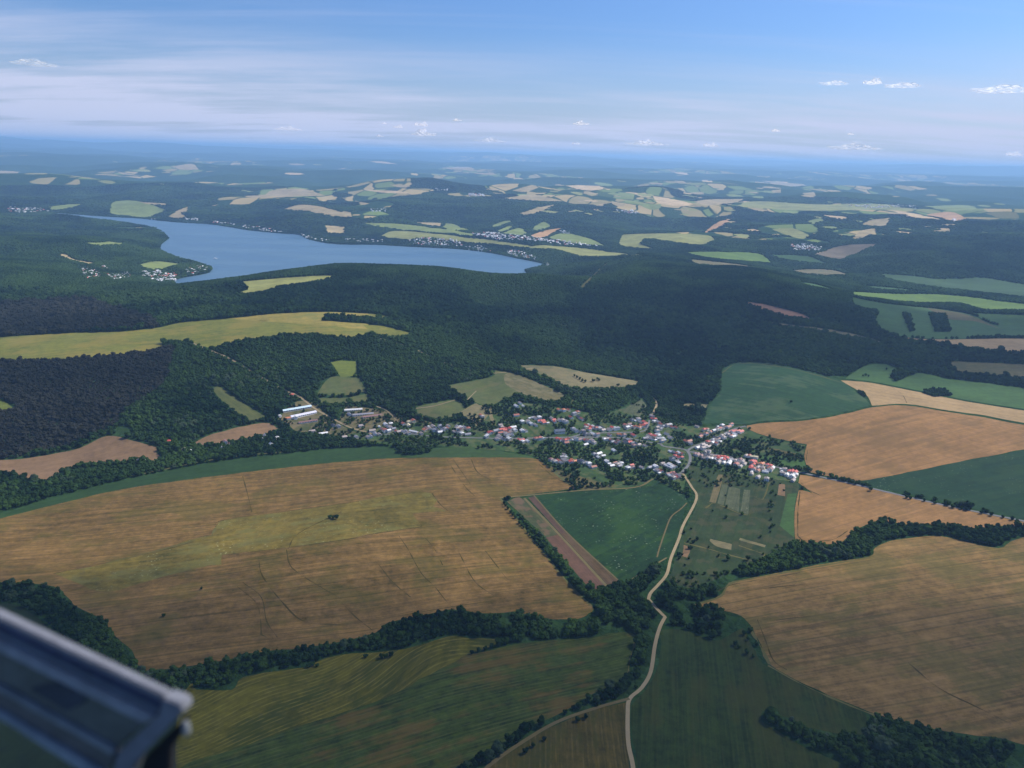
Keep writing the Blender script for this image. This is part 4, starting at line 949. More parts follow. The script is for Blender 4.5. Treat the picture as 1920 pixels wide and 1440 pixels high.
# ---------------------------------------------------------------- houses
HOUSES = {
 'west farm': "490,826,g 497,819,g 499,838,w 504,838,w 509,836,w 515,824,w 520,824,w",
 'valley wood': "317,830,r 345,845,w 355,849,w 260,865,w 272,866,w 422,832,p 430,834,p 415,840,w",
 'farm yard': "525,781,w 540,786,o 554,785,w 585,810,g 646,823,w 657,823,g 668,822,g 677,800,w 655,778,g 635,801,g 625,799,d",
 'western street': "711,801,w 723,797,w 733,797,w 728,801,g 732,804,g 738,807,g 717,806,p 722,810,w 729,810,w 744,811,w 749,811,g 755,811,g 761,810,g 766,814,w 698,809,w 703,815,g 695,820,g 690,821,g 711,816,g 766,799,y 767,793,y 775,792,w 756,796,w",
 'middle west rows': "790,814,g 796,808,o 799,805,p 804,801,w 806,805,w 812,801,w 815,803,d 814,809,g 820,809,d 825,812,w 830,808,g 834,806,g 838,805,w 840,800,w 825,801,g 852,811,g 857,806,w 857,801,g 864,804,w 871,803,g 860,812,d 866,815,w 878,806,w 865,808,p 877,816,g",
 'red roofed cluster': "938,800,w 941,803,w 935,808,g 941,807,r 946,808,r 951,806,r 957,807,r 938,813,w 946,813,w 952,813,w 958,812,w 930,809,g 936,820,g 932,825,w 939,822,g 945,825,d 955,826,w 950,817,g 960,817,g 917,813,r 921,813,r 914,817,w 912,821,w 902,780,o 904,783,w 962,803,w 966,809,w 979,809,w 985,809,g 974,826,r 978,827,r 980,830,w 989,828,w 1005,825,w 1012,824,w 1018,823,w",
 'upper houses': "968,763,w 975,757,w 981,762,w 968,780,w 979,793,w 993,785,w 999,784,g 1003,785,w 1011,785,w 990,793,w 996,796,w 1004,798,w 1012,791,r 1017,791,r 1020,794,r 1027,794,w 1034,786,w 1038,789,r 1040,792,r 1049,789,g 1055,790,g 1061,793,g 1048,770,o 1057,771,o 1066,770,w 1083,775,w 1076,778,g 1070,784,w 1085,783,d 1091,787,w",
 'village centre': "1074,806,g 1080,810,g 1087,811,d 1094,811,g 1100,799,r 1104,797,w 1109,803,r 1112,801,w 1105,807,r 1098,803,w 1118,805,w 1125,806,w 1131,808,w 1122,802,d 1129,803,d 1112,815,w 1120,817,p 1098,816,d 1104,816,d 1097,827,r 1102,829,p 1091,825,d 1086,826,p 1045,826,r 1050,827,r 1055,827,p 1060,828,r 1067,825,w 1074,826,w 1080,826,g 1062,832,w 1098,835,w 1110,829,g 1114,832,w",
 'upper street': "1142,807,w 1148,805,r 1153,806,w 1158,805,g 1172,800,w 1176,804,w 1182,802,g 1180,797,p 1189,803,w 1194,802,o 1199,804,o 1203,800,o 1208,801,r 1191,790,w 1197,788,w 1201,793,w 1207,794,r 1210,796,r 1185,789,d 1222,783,w 1224,787,r 1228,788,r 1226,792,w",
 'lower street': "1133,826,w 1138,825,w 1144,826,w 1149,830,g 1143,817,p 1155,832,p 1160,828,p 1165,817,o 1160,816,o 1170,818,p 1185,816,p 1188,818,r 1181,831,r 1186,832,d 1191,832,d 1198,835,w 1209,837,w 1178,828,g 1172,830,d 1188,838,p 1151,846,w",
 'eastern gardens': "1234,794,g 1239,797,w 1238,801,g 1232,804,w 1238,806,g 1232,810,w 1251,800,w 1257,798,w 1260,802,w 1268,803,w 1245,800,g 1242,770,w 1246,774,w 1250,815,g 1232,816,g 1235,819,w 1219,817,r 1223,819,r 1228,821,r 1216,820,w 1210,823,g 1214,824,g 1221,824,g 1229,826,w 1235,824,g 1244,823,w 1247,826,w 1241,829,w 1257,822,w",
 'lower row': "1058,854,w 1062,858,w 1053,858,g 1033,864,p 1040,868,w 1047,866,w 1051,869,g 1056,863,d 1061,866,d 1073,864,o 1079,866,o 1070,869,r 1086,867,d 1091,868,d 1096,869,d 1104,872,w 1107,876,g 1113,877,w 1114,854,g 1118,856,d 1123,852,w 1131,856,w 1122,859,w 1137,868,w 1142,871,w 1147,875,w 1153,870,w 1157,873,w 1165,871,w 1162,875,g 1177,880,w 1184,874,r 1186,878,p 1203,878,g 1218,878,g",
 'road bend': "1257,848,w 1263,849,g 1268,851,w 1273,851,w 1278,852,w 1266,857,r 1272,859,r 1278,860,r 1260,863,d 1268,866,d 1272,870,w 1242,872,w 1253,872,w 1256,875,w 1261,878,w 1265,876,g 1229,878,w 1228,883,w 1233,884,w 1238,885,w 1236,888,w 1253,890,p 1257,894,w 1260,889,r 1264,893,p 1268,896,r 1273,894,g 1262,898,w 1286,829,w 1292,829,w 1294,834,w",
 'north east street': "1346,801,w 1354,800,w 1371,798,w 1320,808,r 1325,807,w 1333,811,w 1338,810,w 1344,808,w 1349,806,w 1355,804,w 1361,802,w 1366,802,w 1324,816,w 1313,820,w 1316,816,p 1307,801,w 1369,811,r 1374,812,r 1379,810,r 1384,810,r 1389,811,r 1378,816,w 1360,816,g 1365,817,w 1371,819,w 1375,820,w 1353,819,w 1357,823,w 1342,823,d 1348,824,p 1338,827,w 1344,828,w 1351,829,w 1327,831,r 1332,831,r 1336,833,w 1343,834,w 1318,835,g 1323,837,g 1329,839,w 1313,840,w 1318,843,w 1308,841,w",
 'eastern row': "1303,853,p 1308,854,p 1323,848,w 1329,848,w 1322,856,d 1328,857,d 1315,856,p 1334,857,g 1321,861,w 1328,862,w 1334,862,w 1341,863,g 1341,858,p 1346,859,r 1348,863,r 1352,859,r 1353,864,w 1357,865,r 1358,860,r 1362,863,r 1347,868,w 1357,869,w 1366,873,w 1371,863,w 1368,868,w 1378,866,w 1384,866,d 1382,870,g 1388,864,p 1392,867,w 1380,874,w 1388,876,w 1396,871,g 1399,856,w 1405,857,w 1410,859,y 1417,860,y",
 'far eastern row': "1410,869,r 1413,872,r 1415,868,r 1408,877,r 1408,881,r 1413,882,w 1421,878,w 1427,873,o 1424,871,o 1430,871,o 1421,884,w 1429,880,w 1409,886,w 1435,886,w 1439,875,r 1444,876,r 1442,879,o 1448,879,w 1438,883,w 1444,883,p 1409,890,w 1421,896,w 1437,901,w 1465,881,w 1471,882,w 1465,886,w 1467,890,w 1480,886,r 1485,886,r 1487,890,w 1491,887,r 1475,892,w 1480,896,w 1485,896,w 1492,893,w 1490,897,w 1487,902,w",
}
ROOFC = {'w': ((0.68, 0.67, 0.66), 'pale grey'), 'r': ((0.50, 0.10, 0.075), 'red'), 'g': ((0.24, 0.24, 0.27), 'grey'), 'd': ((0.07, 0.075, 0.10), 'dark'),
         'o': ((0.55, 0.20, 0.09), 'orange'), 'p': ((0.24, 0.13, 0.12), 'brown'), 'm': ((0.36, 0.30, 0.27), 'weathered beige'), 't': ((0.36, 0.12, 0.08), 'tile brown-red'), 'y': ((0.66, 0.58, 0.36), 'cream')}
M_ROOF = {k: plain('roof_'+v[1].replace(' ', '_'), v[0], rough=0.55, var=0.25, scale=0.4) for k, v in ROOFC.items()}
M_WALL = [plain('render_white', (0.80, 0.78, 0.74)), plain('render_cream', (0.72, 0.64, 0.48)), plain('render_grey', (0.5, 0.49, 0.47))]
M_GLASS = plain('window_dark', (0.03, 0.035, 0.045), rough=0.2)
M_CHIM = plain('chimney_brick', (0.25, 0.12, 0.09))
def house_meshes(L, Wd, H, RH, hip=0.0, ov=0.45):
    l, w = L/2, Wd/2
    V = [(-l, -w, -2), (l, -w, -2), (l, w, -2), (-l, w, -2), (-l, -w, H), (l, -w, H), (l, w, H), (-l, w, H), (-l+hip, 0, H+RH), (l-hip, 0, H+RH)]
    Fw = [(0, 1, 5, 4), (1, 2, 6, 5), (2, 3, 7, 6), (3, 0, 4, 7), (4, 8, 7), (5, 6, 9)]
    t = 0.25; s = RH/w; a = w+ov; z0 = H-ov*s; lx = l+ov
    hp = hip
    RV = [(-lx, -a, z0), (lx, -a, z0), (lx-hp, 0, H+RH), (-lx+hp, 0, H+RH), (-lx, a, z0), (lx, a, z0)]
    RV = [(x, y, z+0.06) for x, y, z in RV] + [(x, y, z+0.06+t) for x, y, z in RV]
    Fr = [(6, 7, 8, 9), (9, 8, 11, 10), (0, 3, 2, 1), (3, 4, 5, 2), (0, 1, 7, 6), (4, 10, 11, 5), (1, 2, 8, 7), (2, 5, 11, 8), (0, 6, 9, 3), (3, 9, 10, 4)]
    if hip: Fr += [(7, 11, 8), (6, 9, 10)]
    return V, Fw, RV, Fr
def win_verts(L, Wd, H, floors):
    V, Fc = [], []
    def q(cx, cy, cz, ux, uy, w, h, nx, ny):
        b = len(V)
        for a, c in ((-1, -1), (1, -1), (1, 1), (-1, 1)): V.append((cx+ux*a*w/2+nx*0.04, cy+uy*a*w/2+ny*0.04, cz+c*h/2))
        Fc.append((b, b+1, b+2, b+3))
    for fl in range(floors):
        z = 1.5+fl*2.7
        for k in range(3):
            x = -L/2+L*(k+0.5)/3; q(x, -Wd/2, z, 1, 0, 1.2, 1.3, 0, -1); q(x, Wd/2, z, -1, 0, 1.2, 1.3, 0, 1)
        for k in range(2):
            y = -Wd/2+Wd*(k+0.5)/2; q(-L/2, y, z, 0, -1, 1.2, 1.3, -1, 0); q(L/2, y, z, 0, 1, 1.2, 1.3, 1, 0)
    return V, Fc
MESHC = {}
def hmesh(key, V, Fc, mat):
    if key not in MESHC:
        me = bpy.data.meshes.new(key[0]); me.from_pydata(V, [], Fc); me.materials.append(mat); me.update(); MESHC[key] = me
    return MESHC[key]
VAR = [(11, 8, 3.4, 2.2, 0, 1), (14, 8, 3.2, 2.4, 0, 1), (10, 9, 5.8, 2.0, 0, 2), (9.5, 9, 5.6, 2.0, 3.2, 2), (7.5, 5.5, 2.7, 1.2, 0, 1)]
hpos = []
def child(name, me, par):
    c = bpy.data.objects.new(name, me); c.parent = par; col.objects.link(c); return c
def add_house(x, y, z, ang, var, roof, wall, label, cat, group, name='house', sc=1.0):
    L, Wd, H, RH, hip, fl = VAR[var]
    e = bpy.data.objects.new(name, None); e.location = (x, y, z); e.rotation_euler = (0, 0, ang); e.scale = (sc, sc, sc); col.objects.link(e); tag(e, label, cat, group)
    V, Fw, RV, Fr = house_meshes(L, Wd, H, RH, hip)
    child('wall', hmesh(('wall', var, wall), V, Fw, M_WALL[wall]), e)
    r_ = child('roof', hmesh(('roof', var, roof), RV, Fr, M_ROOF[roof]), e)
    wV, wF = win_verts(L, Wd, H, fl)
    if var != 4:
        n4 = len(wF)//fl
        for k in range(len(wF)):    # each window pane its own part
            child('window', hmesh(('window', var, k), [wV[i] for i in wF[k]], [(0, 1, 2, 3)], M_GLASS), e)
        cv = [(a*0.35+L*0.2, b*0.35+0.6, z_) for z_ in (H+RH*0.5, H+RH+0.9) for a, b in ((-1, -1), (1, -1), (1, 1), (-1, 1))]
        cf = [(0, 1, 5, 4), (1, 2, 6, 5), (2, 3, 7, 6), (3, 0, 4, 7), (4, 5, 6, 7)]
        child('chimney', hmesh(('chimney', var), cv, cf, M_CHIM), r_)
    hpos.append((x, y))
A_GAB = direction(1133, 818, 1148, 828); A_ROW = direction(1303, 852, 1495, 886); A_NE = direction(1300, 838, 1390, 802)
hr = random.Random(12); specs = []
for cl, s in HOUSES.items():
    items = [t.split(',') for t in s.split()]
    pw = on_ground([float(i[0]) for i in items], [float(i[1]) for i in items])
    for it_ in items:
        if it_[2] == 'w' and hr.random() < 0.52: it_[2] = hr.choice(['m', 'm', 't'])
        elif it_[2] == 'g' and hr.random() < 0.3: it_[2] = 'm'
    items = sorted(zip(items, pw.tolist()), key=lambda q: float(q[0][0]))
    cnt = {}
    for (sx_, sy_, c), (x, y) in items:
        cnt[c] = cnt.get(c, 0)+1
        base = {'eastern row': A_ROW+math.pi/2, 'far eastern row': A_ROW+math.pi/2, 'north east street': A_NE}.get(cl, A_GAB)
        ang = base+hr.uniform(-.15, .15)+(math.pi/2 if hr.random() < 0.3 else 0)
        small = c in 'w' and hr.random() < 0.22
        var = 4 if small else hr.choice([0, 0, 1, 2, 3])
        wall = hr.choice([0, 0, 0, 1, 2])
        rc = ROOFC[c][1]
        tot = sum(1 for q in items if q[0][2] == c)
        where = f"{ORD[cnt[c]-1]} from the left" if tot > 1 else 'the only one so coloured'
        kind = 'shed' if small else 'house'
        lab = f"{rc}-roofed {kind}, {where} of that roof colour in the {cl}"
        place = random.random()
        specs.append((x, y, gz(x, y), ang, var, c, wall, lab, kind, f"houses of the {cl}", kind, hr.uniform(0.85, 1.1)))
specs.sort(key=lambda q: math.hypot(q[0], q[1])); nh = 0
MV, MF = [], []
for q in specs:
    if q[8] == 'house': nh += 1
    if q[8] == 'shed' or nh <= 290: add_house(*q); continue
    L, Wd, H, RH, hip, fl = VAR[q[4]]; V, Fw, RV, Fr = house_meshes(L, Wd, H, RH, hip); ca_, sa_ = math.cos(q[3]), math.sin(q[3])
    for P_, F_, mi in ((V, Fw, q[6]), (RV, Fr, 3+list(ROOFC).index(q[5]))):
        b = len(MV); MV += [(q[0]+(a*ca_-b_*sa_)*q[11], q[1]+(a*sa_+b_*ca_)*q[11], q[2]+z_*q[11]) for a, b_, z_ in P_]; MF += [(mi, tuple(i+b for i in f)) for f in F_]
    hpos.append((q[0], q[1]))
ob = mesh_obj('upper_village_houses', MV, [f for _, f in MF], M_WALL[0])
for m_ in M_WALL[1:]+[M_ROOF[k] for k in ROOFC]: ob.data.materials.append(m_)
ob.data.polygons.foreach_set('material_index', [mi for mi, _ in MF]); ob.data.update()
tag(ob, 'remaining small houses along the far upper edge of the village', 'village houses', kind='stuff')
print('houses', len(hpos), round(time.time()-T0, 1))
# large buildings
def long_building(p0, p1, width, H, RH, roof, wall, name, label, cat, bays=8):
    w = on_ground([p0[0], p1[0]], [p0[1], p1[1]]); d = w[1]-w[0]; L = float(np.hypot(*d)); c = w.mean(0)
    e = bpy.data.objects.new(name, None); e.location = (c[0], c[1], min(gz(*w[0]), gz(*w[1]), gz(*c))); e.rotation_euler = (0, 0, math.atan2(d[1], d[0])); col.objects.link(e)
    tag(e, label, cat, None)
    V, Fw, RV, Fr = house_meshes(L, width, H, RH, 0, 0.6)
    mesh_obj('wall', V, Fw, wall, e); mesh_obj('roof', RV, Fr, roof, e)
    for sgn in (-1, 1):
        for k in range(bays):
            x = -L/2+L*(k+0.5)/bays; y = sgn*(width/2+0.05)
            mesh_obj('window', [(x-L/bays*0.3, y, H*0.45), (x+L/bays*0.3, y, H*0.45), (x+L/bays*0.3, y, H*0.8), (x-L/bays*0.3, y, H*0.8)], [(0, 1, 2, 3)], M_GLASS, e)
    xx = L/2+0.05
    mesh_obj('door', [(xx, -1.8, 0), (xx, 1.8, 0), (xx, 1.8, 3), (xx, -1.8, 3)], [(0, 1, 2, 3)], M_CHIM, e)
    for k in range(9): hpos.append(tuple(w[0]+d*k/8))
M_BLUEROOF = plain('roof_pale_blue', (0.50, 0.62, 0.68), rough=0.45); M_LILAC = plain('roof_lilac_grey', (0.62, 0.60, 0.68), rough=0.45)
M_DARKROOF = plain('roof_slate', (0.06, 0.08, 0.12), rough=0.5)
long_building((530, 772), (583, 763), 11, 3.6, 2.4, M_BLUEROOF, M_WALL[2], 'barn', 'long pale blue roofed barn, upper of the two beside the farm road', 'barn', 12)
long_building((545, 784), (592, 773), 13, 3.8, 2.6, M_LILAC, M_WALL[0], 'barn', 'long lilac grey roofed barn, lower of the two beside the farm road', 'barn', 12)
long_building((521, 746), (550, 741), 8, 3, 2, M_ROOF['r'], M_WALL[2], 'shed', 'long low dark red shed at the top of the farm road', 'shed', 6)
long_building((560, 794), (595, 789), 7, 2.8, 1.8, M_ROOF['p'], M_WALL[0], 'shed', 'low dark shed in front of the two long barns', 'shed', 7)
long_building((598, 816), (614, 813), 9, 4, 2, M_ROOF['w'], M_WALL[0], 'barn', 'bright white roofed barn between the farm and the green strip', 'barn', 4)
long_building((646, 771), (679, 767), 9, 3.4, 2, M_ROOF['w'], M_WALL[0], 'barn', 'white barn in the middle farm, uppermost of its three long roofs', 'barn', 8)
long_building((661, 780), (700, 774), 9, 3.4, 2, M_ROOF['g'], M_WALL[0], 'barn', 'grey roofed barn in the middle farm, middle one of its three long roofs', 'barn', 9)
long_building((680, 784), (722, 775), 8, 3.2, 2, M_ROOF['p'], M_WALL[1], 'barn', 'brown roofed barn in the middle farm, lowest of its three long roofs', 'barn', 8)
long_building((1040, 812), (1058, 811), 13, 6.5, 3.5, M_DARKROOF, M_WALL[0], 'school', 'large white building with a dark roof at the village square', 'school', 7)
long_building((768, 809), (783, 812), 6, 3, 1.8, M_ROOF['w'], M_WALL[0], 'shed', 'long pale roofed shed east of the yellow houses', 'shed', 4)
long_building((1246, 873), (1262, 880), 7, 3.2, 2, M_ROOF['w'], M_WALL[0], 'shed', 'long white roofed shed left of the paved road bend', 'shed', 4)
# stuff: village trees
vpoly = [w for k, w in polys if k in ('village', 'farm_ground')]
X, Y = jitter(1200, 2300, 8.0, R(38)); k = np.zeros(len(X), bool)
for w in vpoly: k |= pip(X, Y, w)
X, Y = X[k], Y[k]
clump = vnoise(X/45, Y/45, 61)+0.6*vnoise(X/18, Y/18, 62)
k = (clump > -0.16) & (rng.uniform(0, 1, len(X)) < 0.8); X, Y = X[k], Y[k]
k = off_roads(X, Y, 2.0); X, Y = X[k], Y[k]
hp = np.array(hpos); dmin = np.full(len(X), 1e9)
for a, b in hp: dmin = np.minimum(dmin, (X-a)**2+(Y-b)**2)
# keep views onto the roofs open: no tall tree right in front of a house
front = np.zeros(len(X), bool)
for a, b in hp:
    ux, uy = a/math.hypot(a, b), b/math.hypot(a, b); t_ = (a-X)*ux+(b-Y)*uy; s_ = np.abs((X-a)*uy-(Y-b)*ux); front |= (t_ > -2) & (t_ < 15) & (s_ < 6.5)
k = (dmin > 8.5**2) & ~front; X, Y = X[k], Y[k]
Z = height(X, Y)
gn_scatter('garden_trees', X, Y, Z-0.8, rng.uniform(4.5, 9.5, len(X)), CROWNS, 'mass of dark garden trees among the village houses', 'trees', kind='stuff')
# meadow trees (scattered, small)
vm = [w for k_, w in polys if k_ == 'village_meadow'][0]
X, Y = jitter(900, 1700, 9.0, R(38)); k = pip(X, Y, vm); X, Y = X[k], Y[k]
pxm, pym, _ = project(np.column_stack([X, Y, height(X, Y)]))
pr = np.where(pym < 912, np.where((pxm > 1360) & (pxm < 1430), 0.75, 0.28), np.where(pym > 1070, 0.55, 0.02))
pr = np.where((pxm > 1440) & (pxm < 1450) & (pym > 920) & (pym < 1000), 0.5, pr)
pr = np.where((pxm < 1300) & (pym > 930) & (pym < 1050), 0.25, pr)
k = (rng.uniform(0, 1, len(X)) < pr) & off_roads(X, Y, 2.0)
for a, b in hp: k &= ((X-a)**2+(Y-b)**2 > 81)
X, Y = X[k], Y[k]
gn_scatter('orchard_trees', X, Y, height(X, Y)-0.6, rng.uniform(4, 7.5, len(X)), CROWNS, 'scattered orchard trees on the meadows below the eastern houses', 'trees', kind='stuff')

# far houses round the lake and beyond
FARV = [("150,508 165,503 185,512 190,523 160,524", 70, .6), ("200,517 240,513 246,522 215,527", 60, .6), ("262,512 300,508 330,515 335,527 300,530 270,522", 75, 1.2), ("345,510 360,502 385,498 390,508 365,517", 30, .8), ("180,500 205,500 203,505 183,506", 10, .6),
 ("273,411 300,411 300,414 273,414", 12, 1), ("345,409 372,411 370,415 345,413", 16, 1), ("400,415 442,421 440,424 400,419", 18, 1), ("456,423 500,428 535,438 520,438 456,428", 40, 1), ("563,439 590,448 620,452 610,454 575,447", 20, 1),
 ("640,449 670,449 720,450 720,456 640,455", 26, 1), ("765,452 800,447 860,450 868,463 820,462 765,459", 110, .8), ("870,463 900,462 920,472 880,470", 30, .8), ("945,474 965,470 1000,479 1005,488 970,483", 70, .8),
 ("885,438 920,437 1000,445 1005,452 940,451 895,443", 150, 1.2), ("1000,446 1060,452 1120,460 1120,463 1050,460 1000,452", 80, 1), ("1475,461 1510,459 1545,466 1535,472 1490,470", 90, 1.0), ("1050,432 1070,436 1065,440 1045,434", 10, 1),
 ("878,363 910,364 908,369 880,368", 40, 1.2), ("1152,394 1185,394 1200,400 1175,401", 40, 1.2), ("1590,386 1650,384 1720,386 1720,391 1600,390", 60, 1.2), ("10,389 80,391 95,398 20,400", 60, 1.2), ("1785,411 1800,411 1800,415 1785,415", 10, 1.2), ("815,354 840,354 838,358 818,358", 12, 1.2), ("695,392 725,392 722,398 700,398", 14, 1), ("1023,495 1030,497 1028,500 1020,499", 4, 1)]
VW, FWf, RW, FRf = [], [], [], []
for s, n, sc in FARV:
    pp = parse(s); k = 0; tries = 0; qx, qy = [], []
    while len(qx) < n:
        x = rr.uniform(pp[:, 0].min(), pp[:, 0].max()); y = rr.uniform(pp[:, 1].min(), pp[:, 1].max())
        if pip(np.array([x]), np.array([y]), pp)[0]: qx.append(x); qy.append(y)
    w = on_ground(qx, qy); zz = height(w[:, 0], w[:, 1])
    for (x, y), z in zip(w, zz):
        if z < 0.3: continue
        a = rr.uniform(0, 3.14); L = rr.uniform(11, 16)*sc; Wd = rr.uniform(8, 11)*sc; H = rr.uniform(5, 8); RH = rr.uniform(2.5, 4)
        V, Fw, RV, Fr = house_meshes(L, Wd, H, RH, 0)
        ca_, sa_ = math.cos(a), math.sin(a)
        tr = lambda P: [(x+q[0]*ca_-q[1]*sa_, y+q[0]*sa_+q[1]*ca_, z+q[2]) for q in P]
        b = len(VW); VW += tr(V); FWf += [tuple(i+b for i in f) for f in Fw]
        rt = rr.choice([0, 0, 0, 0, 0, 1]); b = len(RW); RW += tr(RV); FRf += [(rt, tuple(i+b for i in f)) for f in Fr]
ob = mesh_obj('distant_houses', VW+RW, FWf+[tuple(i+len(VW) for i in f) for _, f in FRf], M_WALL[0])
for m_ in (M_ROOF['w'], M_ROOF['r'], M_ROOF['p']): ob.data.materials.append(m_)
ob.data.polygons.foreach_set('material_index', [0]*len(FWf)+[1+r_ for r_, _ in FRf]); ob.data.update()
tag(ob, 'tiny white houses of the distant villages around the lake', 'distant houses', kind='stuff')

# boat on the lake
M_WHITE = plain('boat_white', (0.85, 0.85, 0.85))
bx_, by_ = on_ground([404.0], [486.5])[0]
be = bpy.data.objects.new('boat', None); be.location = (bx_, by_, 0); be.rotation_euler = (0, 0, 0.4); col.objects.link(be); tag(be, 'tiny white boat alone on the blue lake', 'boat')
mesh_obj('hull', [(-12, -3.5, 0.1), (7, -3.5, 0.1), (13, 0, 0.2), (7, 3.5, 0.1), (-12, 3.5, 0.1), (-12, -4, 2), (8, -4, 2.2), (15, 0, 2.6), (8, 4, 2.2), (-12, 4, 2)], [(0, 1, 6, 5), (1, 2, 7, 6), (2, 3, 8, 7), (3, 4, 9, 8), (4, 0, 5, 9), (5, 6, 7, 8, 9)], M_WHITE, be)
mesh_obj('cabin', [(-8, -2.5, 2.1), (4, -2.5, 2.1), (4, 2.5, 2.1), (-8, 2.5, 2.1), (-8, -2.5, 6), (2, -2.5, 6), (2, 2.5, 6), (-8, 2.5, 6)], [(0, 1, 5, 4), (1, 2, 6, 5), (2, 3, 7, 6), (3, 0, 4, 7), (4, 5, 6, 7)], M_WHITE, be)

# ---------------------------------------------------------------- metal bar of the aircraft, close to the camera
DB = 0.62
def cam_pt(px, py, dz): 
    return Vector((CAM + FW*(DB+dz) + RT*((px-CX)/FPX*DB) + UP*((CY-py)/FPX*DB)).tolist())
def metal(name, c, rough=0.35, met=0.6):
    m, t = new_mat(name); g = t('ShaderNodeNewGeometry').outputs['Position']
    n = t.noise(g, 60, 3); cc = t.mix(t.ramp(n, 0.3, 0.7), c, tuple(x*0.75 for x in c))
    b = t('ShaderNodeBsdfPrincipled', {'Base Color': cc, 'Roughness': rough, 'Metallic': met}); t('ShaderNodeOutputMaterial', {0: b.outputs[0]}); return m
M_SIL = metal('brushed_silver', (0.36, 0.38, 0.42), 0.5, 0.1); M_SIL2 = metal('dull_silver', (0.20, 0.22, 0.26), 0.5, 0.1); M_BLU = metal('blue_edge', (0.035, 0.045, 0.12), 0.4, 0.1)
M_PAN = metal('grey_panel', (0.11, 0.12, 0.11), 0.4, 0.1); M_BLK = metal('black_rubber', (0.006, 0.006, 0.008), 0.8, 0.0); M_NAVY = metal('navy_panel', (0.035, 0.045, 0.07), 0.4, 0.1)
e = bpy.data.objects.new('metal_bar', None); c0 = cam_pt(-90, 1210, 0); e.location = c0; col.objects.link(e)
tag(e, 'blurred silver metal bar of the aircraft crossing the lower left corner', 'metal bar')
def prism(name, px, d0, d1, mat, bevel=0.0012):
    a = [cam_pt(x, y, d0)-c0 for x, y in parse(px)]; b = [cam_pt(x, y, d1)-c0 for x, y in parse(px)]
    n = len(a); Fc = [tuple(range(n)), tuple(range(2*n-1, n-1, -1))]+[((i+1) % n, i, n+i, n+(i+1) % n) for i in range(n)]
    o_ = mesh_obj(name, [tuple(v) for v in a+b], Fc, mat, e)
    bm = bmesh.new(); bm.from_mesh(o_.data); bmesh.ops.recalc_face_normals(bm, faces=bm.faces[:]); 
    bmesh.ops.bevel(bm, geom=bm.edges[:], offset=bevel, segments=2, affect='EDGES'); bm.to_mesh(o_.data); bm.free()
    return o_
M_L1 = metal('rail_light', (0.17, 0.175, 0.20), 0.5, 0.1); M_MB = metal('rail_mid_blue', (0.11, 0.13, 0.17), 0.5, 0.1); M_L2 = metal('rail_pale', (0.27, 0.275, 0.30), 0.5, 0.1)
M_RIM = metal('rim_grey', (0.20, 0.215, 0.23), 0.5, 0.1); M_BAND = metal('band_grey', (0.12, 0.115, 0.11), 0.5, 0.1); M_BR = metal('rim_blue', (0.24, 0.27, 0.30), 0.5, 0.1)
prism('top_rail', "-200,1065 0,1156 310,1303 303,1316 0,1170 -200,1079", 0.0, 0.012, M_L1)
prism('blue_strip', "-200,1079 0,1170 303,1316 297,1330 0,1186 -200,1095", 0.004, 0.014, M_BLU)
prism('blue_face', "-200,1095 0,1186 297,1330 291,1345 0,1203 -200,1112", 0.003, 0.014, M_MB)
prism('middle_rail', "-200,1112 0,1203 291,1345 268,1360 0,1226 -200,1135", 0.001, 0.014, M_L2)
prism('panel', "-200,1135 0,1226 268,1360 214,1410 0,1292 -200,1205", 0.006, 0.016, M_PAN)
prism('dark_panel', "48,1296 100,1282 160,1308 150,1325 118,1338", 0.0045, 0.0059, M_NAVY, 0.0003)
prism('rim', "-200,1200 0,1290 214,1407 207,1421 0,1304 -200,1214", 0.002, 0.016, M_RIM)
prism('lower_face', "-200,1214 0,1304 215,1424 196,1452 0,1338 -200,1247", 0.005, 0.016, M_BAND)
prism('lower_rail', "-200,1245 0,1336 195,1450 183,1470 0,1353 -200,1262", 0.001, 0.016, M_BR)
prism('end_cap', "309,1304 343,1317 348,1331 258,1425 243,1462 210,1452 226,1405 300,1337", -0.003, 0.016, M_L1)
prism('tail_block', "346,1345 338,1378 318,1404 314,1470 256,1470 264,1428", 0.004, 0.014, M_BLK)
prism('tab', "342,1352 352,1354 356,1374 348,1382 341,1374", -0.002, 0.004, M_RIM)

# ---------------------------------------------------------------- clouds
def cloud_mat(dens=0.9, name='cloud_white'):
    m, t = new_mat(name)
    g = t('ShaderNodeTexCoord').outputs['Object']; n = t.noise(g, 3.0, 4, 0.55)
    lw = t('ShaderNodeLayerWeight', {0: 0.5}).outputs['Facing']
    a = t.math('MULTIPLY', t.ramp(t.math('ADD', lw, t.math('MULTIPLY', t.math('SUBTRACT', n, 0.5), 1.1)), 1.0, 0.0), dens)
    n1 = t('ShaderNodeCombineXYZ', {0: sd[0], 1: sd[1], 2: sd[2]}).outputs[0]; n2 = t('ShaderNodeCombineXYZ', {0: -sd[0], 1: -sd[1], 2: -sd[2]}).outputs[0]
    d = t('ShaderNodeBsdfDiffuse', {'Color': (0.97, 0.9, 0.86, 1), 'Normal': n1}); tl = t('ShaderNodeBsdfTranslucent', {'Color': (0.97, 0.9, 0.86, 1), 'Normal': n2}); tp = t('ShaderNodeBsdfTransparent')
    mx = t('ShaderNodeMixShader', {0: 0.5, 1: d.outputs[0], 2: tl.outputs[0]}); m2 = t('ShaderNodeMixShader', {0: a, 1: tp.outputs[0], 2: mx.outputs[0]})
    t('ShaderNodeOutputMaterial', {0: m2.outputs[0]}); return m
